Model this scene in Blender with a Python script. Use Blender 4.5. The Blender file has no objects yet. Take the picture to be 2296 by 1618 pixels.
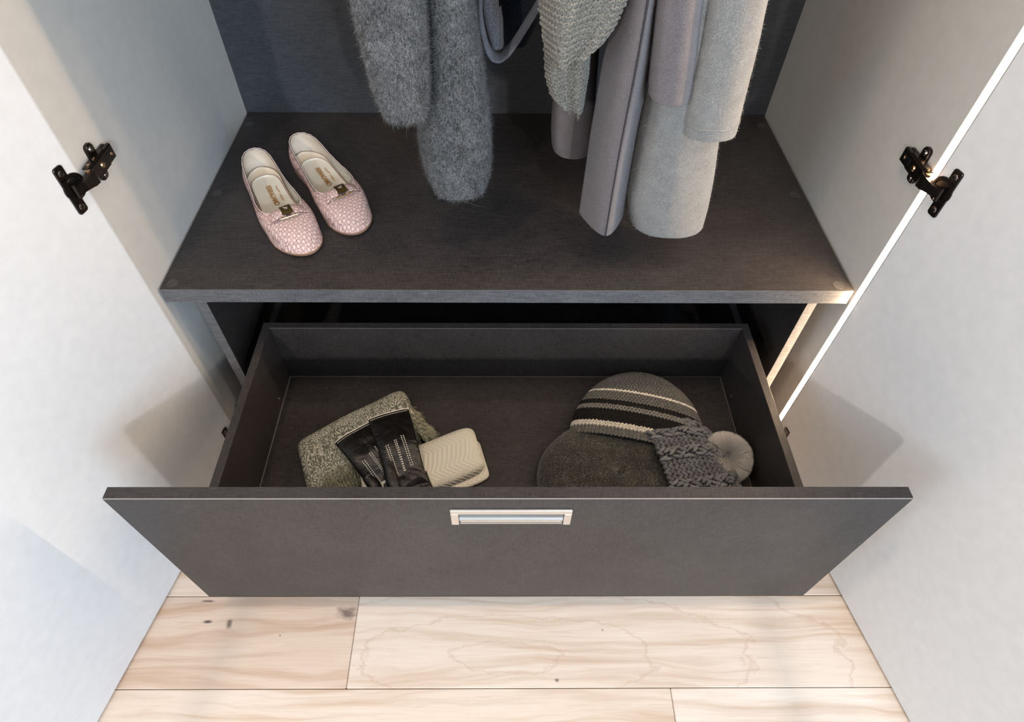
import bpy, math, random
import numpy as np
from mathutils import Vector
random.seed(3); rng = np.random.default_rng(3)
scene = bpy.context.scene
col = scene.collection

# ------------------------------------------------------------------ camera
FLZ = 0.43                                   # height of the shelf top above the floor
CP = np.array([0.48926, -0.63299, 0.62820 + FLZ])
PITCH, YAW, ROLL, FPX, PCX, PCY = 0.878579, 0.013605, 0.012090, 1381.27, 1134.66, 784.70
cf = np.array([math.sin(YAW)*math.cos(PITCH), math.cos(YAW)*math.cos(PITCH), -math.sin(PITCH)])
cr = np.array([math.cos(YAW), -math.sin(YAW), 0.0]); cu = np.cross(cr, cf)
cR = math.cos(ROLL)*cr + math.sin(ROLL)*cu
cU = -math.sin(ROLL)*cr + math.cos(ROLL)*cu
from mathutils import Matrix
cam = bpy.data.cameras.new('camera'); cam_o = bpy.data.objects.new('camera', cam); col.objects.link(cam_o)
M = Matrix(((cR[0], cU[0], -cf[0], CP[0]), (cR[1], cU[1], -cf[1], CP[1]), (cR[2], cU[2], -cf[2], CP[2]), (0, 0, 0, 1)))
cam_o.matrix_world = M
cam.sensor_fit = 'HORIZONTAL'; cam.sensor_width = 36; cam.lens = FPX/2296*36
cam.shift_x = (1148-PCX)/2296; cam.shift_y = (PCY-809)/2296
cam.clip_start = 0.02; cam.clip_end = 60
scene.camera = cam_o

# ------------------------------------------------------------------ world, lights, exposure
w = bpy.data.worlds.new('world'); scene.world = w; w.use_nodes = True
w.node_tree.nodes['Background'].inputs[0].default_value = (0.70, 0.85, 1.0, 1)
w.node_tree.nodes['Background'].inputs[1].default_value = 0.30
vs = scene.view_settings
vs.view_transform = 'Standard'; vs.look = 'None'; vs.gamma = 1.0; vs.use_curve_mapping = False
vs.exposure = -0.2

def area(name, loc, target, size, power, colr, size_y=None, spread=None):
    l = bpy.data.lights.new(name, 'AREA'); l.energy = power; l.color = colr; l.size = size
    if size_y: l.shape = 'RECTANGLE'; l.size_y = size_y
    if spread: l.spread = spread
    o = bpy.data.objects.new(name, l); col.objects.link(o); o.location = loc
    d = Vector(target) - Vector(loc); o.rotation_euler = d.to_track_quat('-Z', 'Y').to_euler()
    return o
area('ceiling_light', (-0.10, -0.50, 2.75), (0.60, 0.0, 0.3), 0.12, 12, (1.0, 0.70, 0.44))
area('ceiling_light', (0.92, -0.36, 2.75), (0.80, -0.30, 0.0), 0.12, 9, (1.0, 0.86, 0.72))
area('window_light', (1.9, -3.0, 1.6), (0.2, 0.0, 0.6), 1.2, 92, (0.54, 0.76, 1.0))
area('side_daylight', (-2.2, -2.2, 1.6), (1.0, -0.1, 0.5), 1.2, 36, (0.66, 0.83, 1.0))
area('front_light', (-0.43, -2.6, 1.7), (0.5, 0.0, 0.5), 0.07, 25, (1.0, 0.92, 0.86))  # added pair of lamps, placed so the added poles throw floor stripes
area('front_light', (1.146, -2.6, 1.7), (0.5, 0.0, 0.5), 0.07, 25, (1.0, 0.92, 0.86))
LED_POWER = 130.0
LED_COLOR = (1.0, 0.73, 0.47)

# ------------------------------------------------------------------ helpers
def px(u, v, ax, val):
    """point seen at pixel (u, v) on the plane coordinate[ax] = val"""
    d = cf + cR*(u-PCX)/FPX - cU*(v-PCY)/FPX
    return CP + d*(val-CP[ax])/d[ax]

MATS = {}
class NT:
    def __init__(s, name):
        s.m = bpy.data.materials.new(name); s.m.use_nodes = True; s.t = s.m.node_tree
        s.b = s.t.nodes['Principled BSDF']; MATS[name] = s.m
    def n(s, typ, **kw):
        x = s.t.nodes.new(typ)
        for k, v in kw.items():
            if k.startswith('i_'): x.inputs[k[2:].replace('_', ' ')].default_value = v
            else: setattr(x, k, v)
        return x
    def l(s, a, b): s.t.links.new(a, b)
    def coord(s, scale=(1, 1, 1), rot=(0, 0, 0), kind='Object'):
        c = s.n('ShaderNodeTexCoord'); m = s.n('ShaderNodeMapping')
        m.inputs['Scale'].default_value = scale; m.inputs['Rotation'].default_value = rot
        s.l(c.outputs[kind], m.inputs['Vector']); return m.outputs[0]
    def noise(s, vec, scale, detail=2, rough=.5, dist=0):
        x = s.n('ShaderNodeTexNoise'); x.inputs['Scale'].default_value = scale; x.inputs['Detail'].default_value = detail
        x.inputs['Roughness'].default_value = rough; x.inputs['Distortion'].default_value = dist
        s.l(vec, x.inputs['Vector']); return x.outputs['Fac']
    def ramp(s, fac, stops, interp='LINEAR'):
        r = s.n('ShaderNodeValToRGB'); e = r.color_ramp.elements; r.color_ramp.interpolation = interp
        while len(e) < len(stops): e.new(0.5)
        for el, (p, c) in zip(e, stops):
            el.position = p; el.color = (*c, 1) if len(c) == 3 else c
        s.l(fac, r.inputs[0]); return r.outputs[0]
    def math(s, op, a, b=None, c=None):
        x = s.n('ShaderNodeMath', operation=op)
        for i, v in enumerate((a, b, c)):
            if v is None: continue
            if isinstance(v, (int, float)): x.inputs[i].default_value = v
            else: s.l(v, x.inputs[i])
        return x.outputs[0]
    def mix(s, fac, a, b, mode='MIX'):
        x = s.n('ShaderNodeMix', data_type='RGBA', blend_type=mode)
        for i, v in ((0, fac), (6, a), (7, b)):
            if isinstance(v, (int, float)): x.inputs[i].default_value = v
            elif isinstance(v, tuple): x.inputs[i].default_value = (*v, 1) if len(v) == 3 else v
            else: s.l(v, x.inputs[i])
        return x.outputs[2]
    def bump(s, h, strength=.3, dist=.001, prev=None):
        x = s.n('ShaderNodeBump'); x.inputs['Strength'].default_value = strength; x.inputs['Distance'].default_value = dist
        s.l(h, x.inputs['Height'])
        if prev: s.l(prev, x.inputs['Normal'])
        return x.outputs[0]
    def out(s, color=None, rough=None, normal=None, metallic=None, spec=None, sheen=None):
        for k, v in (('Base Color', color), ('Roughness', rough), ('Metallic', metallic), ('Specular IOR Level', spec), ('Sheen Weight', sheen)):
            if v is None: continue
            if isinstance(v, tuple): s.b.inputs[k].default_value = (*v, 1)
            elif isinstance(v, (int, float)): s.b.inputs[k].default_value = v
            else: s.l(v, s.b.inputs[k])
        if normal is not None: s.l(normal, s.b.inputs['Normal'])
        return s.m

def plain(name, c, rough=.5, metallic=0, spec=.5, bumpy=0, bscale=60):
    t = NT(name); v = t.coord(); f = t.noise(v, bscale, 3)
    cc = t.mix(f, tuple(x*.93 for x in c), tuple(min(1, x*1.07) for x in c))
    nm = t.bump(f, bumpy, .001) if bumpy else None
    return t.out(cc, rough, nm, metallic, spec)

def laminate(name, dark, light, rough=.42, side=False):
    t = NT(name)
    sa, sb = ((60, 950, 950), (950, 70, 70)) if not side else ((950, 60, 950), (950, 950, 70))
    a = t.noise(t.coord(sa), 1, 2, .6); b = t.noise(t.coord(sb), 1, 2, .6)
    c = t.noise(t.coord(), 9, 3, .6)
    s = t.math('ADD', t.math('MULTIPLY', a, .55), t.math('MULTIPLY', b, .45))
    s2 = t.math('ADD', s, t.math('MULTIPLY', t.math('SUBTRACT', c, .5), .22))
    cc = t.ramp(s2, [(.27, dark), (.73, light)])
    return t.out(cc, rough, t.bump(s, .25, .0004), spec=.3)

def melange(name, dark, light, scale=1400, rough=.95, knit=0, stretch=(1, 1, .35), contrast=(.38, .62), big=.12, uvk=(900, 700)):
    t = NT(name); v = t.coord(stretch)
    a = t.noise(v, scale, 2, .7); b = t.noise(t.coord(), 60, 2)
    s = t.math('ADD', a, t.math('MULTIPLY', t.math('SUBTRACT', b, .5), big))
    cc = t.ramp(s, [(contrast[0], dark), (contrast[1], light)])
    h = a
    if knit:
        uv = t.coord((uvk[0], uvk[1], 1), kind='UV')
        wv = t.n('ShaderNodeTexWave', wave_type='BANDS', bands_direction='X'); wv.inputs['Scale'].default_value = 1/6.2832*3.1416/1; wv.inputs['Distortion'].default_value = .4
        t.l(uv, wv.inputs['Vector'])
        w2 = t.n('ShaderNodeTexWave', wave_type='BANDS', bands_direction='Y'); w2.inputs['Scale'].default_value = .5; w2.inputs['Distortion'].default_value = .6
        t.l(uv, w2.inputs['Vector'])
        h = t.math('ADD', t.math('MULTIPLY', wv.outputs['Fac'], .6), t.math('ADD', t.math('MULTIPLY', w2.outputs['Fac'], .35), t.math('MULTIPLY', a, .5)))
        cc = t.mix(t.math('MULTIPLY', t.math('SUBTRACT', 1, wv.outputs['Fac']), .3), cc, (.02, .02, .02), 'MIX')
    return t.out(cc, rough, t.bump(h, .6, .0012), spec=.1, sheen=.25)

def link(me, name, m, parent=None):
    o = bpy.data.objects.new(name, me); col.objects.link(o)
    if m is not None: me.materials.append(m)
    if parent is not None:
        o.parent = parent
        o.location = -Vector(parent.get('wloc', (0, 0, 0)))
        o['wloc'] = (0.0, 0.0, 0.0)
    return o
def tag(o, label=None, cat=None, group=None, kind=None):
    for k, v in (('label', label), ('category', cat), ('group', group), ('kind', kind)):
        if v: o[k] = v
    return o
def thing(name, label, cat, loc, group=None):
    o = bpy.data.objects.new(name, None); col.objects.link(o); o.location = loc; o.empty_display_size = .05
    o['wloc'] = tuple(float(x) for x in loc)
    return tag(o, label, cat, group)
def mesh(name, verts, faces, m, parent=None, smooth=False, uv=None):
    me = bpy.data.meshes.new(name)
    verts = np.asarray(verts, dtype=np.float64)
    me.from_pydata(verts.tolist() if len(verts) < 1 else [tuple(p) for p in verts], [], [tuple(f) for f in faces])
    if smooth: me.polygons.foreach_set('use_smooth', [True]*len(me.polygons))
    if uv is not None:
        l = me.uv_layers.new(name='UVMap'); vi = np.empty(len(me.loops), dtype=np.int32); me.loops.foreach_get('vertex_index', vi)
        l.data.foreach_set('uv', np.asarray(uv, dtype=np.float32)[vi].ravel())
    me.update()
    return link(me, name, m, parent)
def fastmesh(name, V, Fq, m, parent=None, smooth=True, colr=None):
    """many quads (or tris) at once"""
    me = bpy.data.meshes.new(name); k = Fq.shape[1]
    me.vertices.add(len(V)); me.vertices.foreach_set('co', V.astype(np.float32).ravel())
    me.loops.add(Fq.size); me.loops.foreach_set('vertex_index', Fq.astype(np.int32).ravel())
    me.polygons.add(len(Fq)); me.polygons.foreach_set('loop_start', np.arange(0, Fq.size, k, dtype=np.int32))
    me.polygons.foreach_set('loop_total', np.full(len(Fq), k, dtype=np.int32))
    me.polygons.foreach_set('use_smooth', np.full(len(Fq), smooth))
    me.update(calc_edges=True); me.validate()
    if colr is not None:
        a = me.color_attributes.new('Col', 'FLOAT_COLOR', 'POINT')
        c4 = np.ones((len(V), 4), dtype=np.float32); c4[:, :3] = colr; a.data.foreach_set('color', c4.ravel())
    return link(me, name, m, parent)

class MB:
    """collects shapes into one mesh"""
    def __init__(s): s.v = []; s.f = []
    def add(s, v, f):
        k = len(s.v); s.v += [tuple(p) for p in v]; s.f += [tuple(i+k for i in q) for q in f]; return s
    def box(s, a, b, bev=0.0, X=None, O=None):
        """axis box from corner a to b, chamfered; X = 3x3 local axes, O = origin"""
        a = np.minimum(a, b).astype(float) if False else np.array([min(p, q) for p, q in zip(a, b)], float)
        b = np.array([max(p, q) for p, q in zip(a, b)], float) if False else np.maximum(a, np.array(b, float))
        return s._box(a, b, bev, X, O)
    def _box(s, a, b, bev, X, O):
        c = (a+b)/2; h = (b-a)/2; e = min(bev, h.min()*.9)
        pts = []; idx = {}
        if e <= 0:
            for sx in (-1, 1):
                for sy in (-1, 1):
                    for sz in (-1, 1):
                        idx[sx, sy, sz] = len(pts); pts.append(c+h*(sx, sy, sz))
            F = [(idx[-1,-1,-1], idx[-1,-1,1], idx[-1,1,1], idx[-1,1,-1]), (idx[1,-1,-1], idx[1,1,-1], idx[1,1,1], idx[1,-1,1]),
                 (idx[-1,-1,-1], idx[1,-1,-1], idx[1,-1,1], idx[-1,-1,1]), (idx[-1,1,-1], idx[-1,1,1], idx[1,1,1], idx[1,1,-1]),
                 (idx[-1,-1,-1], idx[-1,1,-1], idx[1,1,-1], idx[1,-1,-1]), (idx[-1,-1,1], idx[1,-1,1], idx[1,1,1], idx[-1,1,1])]
        else:
            for sx in (-1, 1):
                for sy in (-1, 1):
                    for sz in (-1, 1):
                        sg = np.array((sx, sy, sz))
                        for ax in range(3):
                            d = h-e; d = d.copy(); d[ax] = h[ax]
                            idx[sx, sy, sz, ax] = len(pts); pts.append(c+d*sg)
            F = []
            for ax in range(3):
                o1, o2 = [(1, 2), (2, 0), (0, 1)][ax]
                for sg in (-1, 1):
                    q = []
                    for p, r in ((-1, -1), (1, -1), (1, 1), (-1, 1)):
                        k = [0, 0, 0]; k[ax] = sg; k[o1] = p; k[o2] = r; q.append(idx[(*k, ax)])
                    F.append(tuple(q if sg > 0 else q[::-1]))
                for p in (-1, 1):
                    for r in (-1, 1):
                        k0 = [0, 0, 0]; k1 = [0, 0, 0]; k0[ax] = -1; k1[ax] = 1
                        k0[o1] = k1[o1] = p; k0[o2] = k1[o2] = r
                        q = [idx[(*k0, o1)], idx[(*k1, o1)], idx[(*k1, o2)], idx[(*k0, o2)]]
                        F.append(tuple(q if p*r > 0 else q[::-1]))
            for sx in (-1, 1):
                for sy in (-1, 1):
                    for sz in (-1, 1):
                        q = [idx[sx, sy, sz, 0], idx[sx, sy, sz, 1], idx[sx, sy, sz, 2]]
                        F.append(tuple(q if sx*sy*sz > 0 else q[::-1]))
        P = np.array(pts)
        if X is not None: P = P @ np.array(X)
        if O is not None: P = P + np.array(O)
        return s.add(P, F)
    def prism(s, poly, z0, z1, X=None, O=None, bev=0.0):
        """polygon (ccw) in local xy, from z0 to z1, small chamfer on top"""
        n = len(poly); p = np.array(poly, float); cc = p.mean(0)
        rings = [(p, z0), (p, z1-bev)]
        if bev > 0:
            d = p-cc; L = np.linalg.norm(d, axis=1)[:, None]; rings.append((cc+d*(1-bev/L), z1))
        P = np.concatenate([np.c_[q, np.full(n, z)] for q, z in rings]); F = []
        for r in range(len(rings)-1):
            for i in range(n):
                j = (i+1) % n; F.append((r*n+i, r*n+j, (r+1)*n+j, (r+1)*n+i))
        F.append(tuple(range(n))[::-1]); F.append(tuple((len(rings)-1)*n+i for i in range(n)))
        if X is not None: P = P @ np.array(X)
        if O is not None: P = P + np.array(O)
        return s.add(P, F)
    def cyl(s, c0, c1, r0, r1=None, n=20, cap=True):
        r1 = r0 if r1 is None else r1; c0 = np.array(c0, float); c1 = np.array(c1, float); d = c1-c0; d /= np.linalg.norm(d)
        a = np.cross(d, (0, 0, 1) if abs(d[2]) < .9 else (1, 0, 0)); a /= np.linalg.norm(a); b = np.cross(d, a)
        th = np.linspace(0, 2*np.pi, n, endpoint=False)
        ring = np.cos(th)[:, None]*a + np.sin(th)[:, None]*b
        P = np.concatenate([c0+ring*r0, c1+ring*r1]); F = [(i, (i+1) % n, n+(i+1) % n, n+i) for i in range(n)]
        if cap: F += [tuple(range(n))[::-1], tuple(range(n, 2*n))]
        return s.add(P, F)
    def build(s, name, m, parent=None, smooth=False):
        return mesh(name, s.v, s.f, m, parent, smooth)

def gridfaces(nu, nv, wrap=False):
    """nu rows (outer), nv columns; wrap joins the last column to the first"""
    i = np.arange(nu-1)[:, None]; j = np.arange(nv if wrap else nv-1)[None, :]; jn = (j+1) % nv
    return np.stack([i*nv+j, i*nv+jn, (i+1)*nv+jn, (i+1)*nv+j], -1).reshape(-1, 4)
def sweep(path, r, n=8, flat=1.0, up=(0, 0, 1)):
    """tube along a path -> verts, quads"""
    P = np.array(path, float); T = np.gradient(P, axis=0); T /= np.linalg.norm(T, axis=1)[:, None]
    A = np.cross(T, up); A /= (np.linalg.norm(A, axis=1)[:, None]+1e-9); B = np.cross(A, T)
    th = np.linspace(0, 2*np.pi, n, endpoint=False); r = np.broadcast_to(r, len(P))
    V = P[:, None]+(np.cos(th)[None, :, None]*A[:, None]+np.sin(th)[None, :, None]*B[:, None]*flat)*r[:, None, None]
    return V.reshape(-1, 3), gridfaces(len(P), n, True)
def smoothstep(x, a, b):
    t = np.clip((x-a)/(b-a), 0, 1); return t*t*(3-2*t)
def vnoise(P, scale, seed=0):
    """cheap smooth noise: sum of sines"""
    r = np.random.default_rng(seed); out = np.zeros(P.shape[:-1])
    for k in range(6):
        d = r.normal(size=3); d /= np.linalg.norm(d); f = scale*(.6+.9*r.random()); out += np.sin(P@d*f+r.random()*6.28)
    return out/6

# ------------------------------------------------------------------ materials
M_lam = laminate('dark_laminate', (.009, .0080, .0080), (.066, .0585, .0575))
M_lamS = laminate('dark_laminate_side', (.009, .0080, .0080), (.066, .0585, .0575), side=True)
M_back = laminate('dark_laminate_back', (.020, .022, .026), (.078, .084, .094), .5)
M_white = plain('white_panel', (.76, .765, .77), .42, spec=.35)
M_panel = plain('pale_grey_panel', (.62, .60, .565), .45, spec=.35)
M_edge = plain('warm_edge_band', (.55, .42, .30), .4)
M_wall = plain('wall_paint', (.75, .74, .72), .8, bumpy=.1)
M_blackm = plain('black_nickel', (.035, .028, .026), .22, .85, bumpy=.02)
M_brass = plain('bronze_pin', (.45, .30, .17), .25, 1)
M_chrome = plain('chrome', (.80, .79, .77), .08, 1)
M_nickel = plain('satin_nickel', (.78, .74, .70), .3, .9)
M_slide = plain('slide_metal', (.10, .10, .11), .35, .8)
M_seal = plain('joint_edge', (.16, .14, .13), .4)
M_cap = laminate('cap_film', (.030, .028, .029), (.078, .073, .074), .35)
t = NT('led'); t.b.inputs['Emission Color'].default_value = (*LED_COLOR, 1); t.b.inputs['Emission Strength'].default_value = LED_POWER
t.b.inputs['Base Color'].default_value = (.8, .7, .6, 1); M_led = t.m

# maple planks
def maple(name, base, seed, knots=(), cathedral=None):
    t = NT(name)
    mp = t.coord((1, 1, 1)); sep = t.n('ShaderNodeSeparateXYZ'); t.l(mp, sep.inputs[0])
    warp = t.noise(t.coord((2.2, 9, 1)), 1, 3, .5)
    v = t.n('ShaderNodeVectorMath', operation='ADD'); t.l(t.coord((1.6, 34, 1)), v.inputs[0])
    cv = t.n('ShaderNodeCombineXYZ'); t.l(t.math('MULTIPLY', warp, 3.0), cv.inputs[1]); cv.inputs[0].default_value = seed*3.7; t.l(cv.outputs[0], v.inputs[1])
    g = t.noise(v.outputs[0], 1.6, 4, .55)
    fine = t.noise(t.coord((14, 420, 1)), 1, 3, .6)
    flame = t.noise(t.coord((70, 5, 1)), 1, 2)
    lo = tuple(x*y for x, y in zip(base, (.76, .65, .56))); hi = tuple(min(1, x*y) for x, y in zip(base, (1.07, 1.10, 1.12)))
    c = t.ramp(g, [(.30, lo), (.52, base), (.72, hi)])
    c = t.mix(t.math('MULTIPLY', t.math('SUBTRACT', .52, fine), 1.3), c, lo)
    c = t.mix(t.math('MULTIPLY', flame, .12), c, hi)
    if cathedral:   # growth-ring contour lines of a flat-sawn board
        cx, cy, rx, ry = cathedral
        dx = t.math('DIVIDE', t.math('SUBTRACT', sep.outputs[0], cx), rx); dy = t.math('DIVIDE', t.math('SUBTRACT', sep.outputs[1], cy), ry)
        rr = t.math('SQRT', t.math('ADD', t.math('MULTIPLY', dx, dx), t.math('MULTIPLY', dy, dy)))
        rr = t.math('ADD', rr, t.math('MULTIPLY', t.noise(t.coord((14, 22, 1)), 1, 4, .65), .75))
        fr = t.math('FRACT', t.math('MULTIPLY', rr, 1.05))
        ln = t.ramp(fr, [(0, (0, 0, 0)), (.90, (0, 0, 0)), (.965, (1, 1, 1)), (.99, (0, 0, 0))])
        c = t.mix(t.math('MULTIPLY', ln, .30), c, tuple(x*y for x, y in zip(base, (.62, .45, .36))))
    for kx, ky, rx, ry, dark in knots:
        dx = t.math('DIVIDE', t.math('SUBTRACT', sep.outputs[0], kx), rx); dy = t.math('DIVIDE', t.math('SUBTRACT', sep.outputs[1], ky), ry)
        rr = t.math('SQRT', t.math('ADD', t.math('MULTIPLY', dx, dx), t.math('MULTIPLY', dy, dy)))
        rr = t.math('ADD', rr, t.math('MULTIPLY', t.math('SUBTRACT', t.noise(t.coord((60, 150, 1)), 1, 2), .5), 1.3))
        c = t.mix(t.ramp(rr, [(.25, (dark,)*3), (1.0, (0, 0, 0))]), c, (.09, .06, .06))
    f2 = t.ramp(t.noise(t.coord((18, 260, 1)), 1, 1), [(.70, (0, 0, 0)), (.78, (1, 1, 1))])
    c = t.mix(t.math('MULTIPLY', f2, .22), c, tuple(x*.5 for x in base))
    return t.out(c, .38, t.bump(fine, .08, .0005), spec=.35)

# ------------------------------------------------------------------ setting: floor planks, walls
floor_o = mesh('floor', [(-3, -3, -.02), (4, -3, -.02), (4, .62, -.02), (-3, .62, -.02), (-3, -3, -.012), (4, -3, -.012), (4, .62, -.012), (-3, .62, -.012)],
               [(0, 3, 2, 1), (4, 5, 6, 7), (0, 1, 5, 4), (1, 2, 6, 5), (2, 3, 7, 6), (3, 0, 4, 7)], plain('subfloor', (.48, .35, .25), .8))
floor_o['kind'] = 'structure'; floor_o['wloc'] = (0., 0., 0.)
PW = .1385; rows = {}
edges = [-.2905+PW*k for k in range(-18, 7)]
joints = {-1: [.2535], -2: [.751], 0: [-.42, 1.31], 1: [.62], -3: [.12, 1.3]}
base_cols = [(.74, .61, .50), (.80, .68, .58), (.78, .66, .55), (.82, .71, .61)]
mcache = {}
for k in range(-18, 6):
    y0 = -.2905+PW*k; y1 = y0+PW
    js = joints.get(k, [round(random.uniform(-.5, 1.5), 3)])
    xs = [-2.9]+sorted(js)+[3.9]
    xx = [xs[0]]
    for a_, b_ in zip(xs, xs[1:]):
        n = max(1, round((b_-a_)/1.7))
        if b_ in js or a_ in js: n = max(1, int((b_-a_)//1.5)) if (b_-a_) > 2.4 else 1
        xx += [a_+(b_-a_)*(i+1)/n for i in range(n)]
    for a_, b_ in zip(xx, xx[1:]):
        g = .0004; mb = MB(); mb.box((a_+g, y0+g, -.012), (b_-g, y1-g, 0), .0011)
        if k == -1 and abs(b_-.2535) < 1e-6:
            m = maple('maple_knotty', (.70, .545, .43), 1, [(.238, -.318, .022, .012, .75), (.014, -.331, .010, .0032, .95), (.049, -.335, .006, .010, .8), (.004, -.2985, .016, .0022, .8), (.135, -.352, .0025, .002, .8)])
        elif k == -1 and abs(a_-.2535) < 1e-6:
            m = maple('maple_figured', (.78, .655, .545), 2, [(.577, -.418, .005, .0032, .9), (.655, -.345, .002, .002, .7)], (.50, -.385, .16, .042))
        elif k == -2 and abs(b_-.751) < 1e-6: m = maple('maple_plain', (.77, .64, .525), 5)
        else:
            i = random.randrange(4)
            m = mcache.get(i) or mcache.setdefault(i, maple('maple_board', base_cols[i], 6+i))
        mb.build('plank', m, floor_o)
def struct(name, a, b, m):
    mb = MB(); mb.box(a, b); o = mb.build(name, m); o['kind'] = 'structure'; o['wloc'] = (0., 0., 0.); return o
struct('ceiling', (-3, -3.4, 2.86), (4, .66, 2.9), M_wall)
struct('wall_back', (-3, .58, 0), (4, .66, 2.62), M_wall)

# ------------------------------------------------------------------ wardrobe carcass
Z = FLZ
XL, XR = -.004, 1.005
YF = -.0135
ward = thing('wardrobe', 'tall pale wardrobe on the maple floor with both white doors wide open', 'wardrobe', (.5, .24, 0))
mb = MB(); mb.box((XL-.019, YF, .012), (XL, .50, 2.15), .0008); mb.build('side_panel', M_panel, ward)
mb = MB()
mb.box((XR+.004, YF, .012), (XR+.019, .50, 2.15), .0004)
mb.box((XR, -.0012, .012), (XR+.006, .50, 2.15), .0004); mb.box((XR, YF, .012), (XR+.006, YF+.0012, 2.15), .0002)
mb.build('side_panel', M_panel, ward)
mb = MB(); mb.box((XL, .486, .012), (XR, .498, 2.15)); mb.build('back_panel', M_back, ward)
mb = MB(); mb.box((XL, .0, 2.13), (XR, .486, 2.15)); mb.build('top_panel', M_panel, ward)
mb = MB(); mb.box((XL, .02, .012), (XR, .486, .03)); mb.build('bottom_panel', M_panel, ward)
o = MB().box((-.0005, 0, Z-.0255), (1.0005, .485, Z), .0007).build('shelf', M_lam, ward)
M_band = laminate('pale_edge_laminate', (.035, .034, .036), (.19, .185, .19), .45)  # laminate for the front edges, paler than the board faces
MB().box((-.0005, -.0005, Z-.0255), (1.0005, .0004, Z-.0004), .0001).build('pale_edge', M_band, o)
def disc(name, cx, cy, z, r, m, parent):
    n = 28; th = np.linspace(0, 2*np.pi, n, endpoint=False)
    b = MB()
    prof = [(r, 0), (r, .0004), (r*.93, .0006), (r*.9, .0003), (0.001, .0003)]
    V = np.array([(cx+p*math.cos(a), cy+p*math.sin(a), z+h) for p, h in prof for a in th])
    b.add(V, [tuple(f) for f in gridfaces(len(prof), n, True)]+[tuple((len(prof)-1)*n+i for i in range(n))])
    return b.build(name, m, parent)
for cx, cy in ((.014, .012), (.0155, .227), (.982, .011), (.9865, .445), (.0145, .442), (.984, .228)):
    disc('screw_cap', cx, cy, Z, .0085, M_cap, o)
led = MB().box((XR+.002, -.0121, .03), (XR+.0042, -.0014, 2.10), .0003).build('led_strip', M_led, ward)
led['label'] = 'glowing warm white light strip let into the edge of the right side panel'

# doors ------------------------------------------------------------
def door(side):
    th = .215 if side < 0 else .200
    hx = XL+.0004 if side < 0 else XR-.0002
    d = np.array([-math.sin(th), -math.cos(th), 0]) if side < 0 else np.array([math.sin(th), -math.cos(th), 0])
    nrm = np.array([-math.cos(th), math.sin(th), 0]) if side < 0 else np.array([math.cos(th), math.sin(th), 0])   # outwards
    O = np.array([hx, YF-.0006, 0])
    X = [d, nrm, (0, 0, 1)]
    if side > 0: pass
    b = MB(); b.box((0, 0, .006), (.56, .019, 2.14), .0008, X, O)
    if side < 0: b.f = [f[::-1] for f in b.f]
    o = b.build('door', M_white, ward)
    return o, O, d, -nrm
doors = {s: door(s) for s in (-1, 1)}
doors[-1][0]['label'] = 'white left door standing open'; doors[1][0]['label'] = 'white right door standing open'

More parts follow.
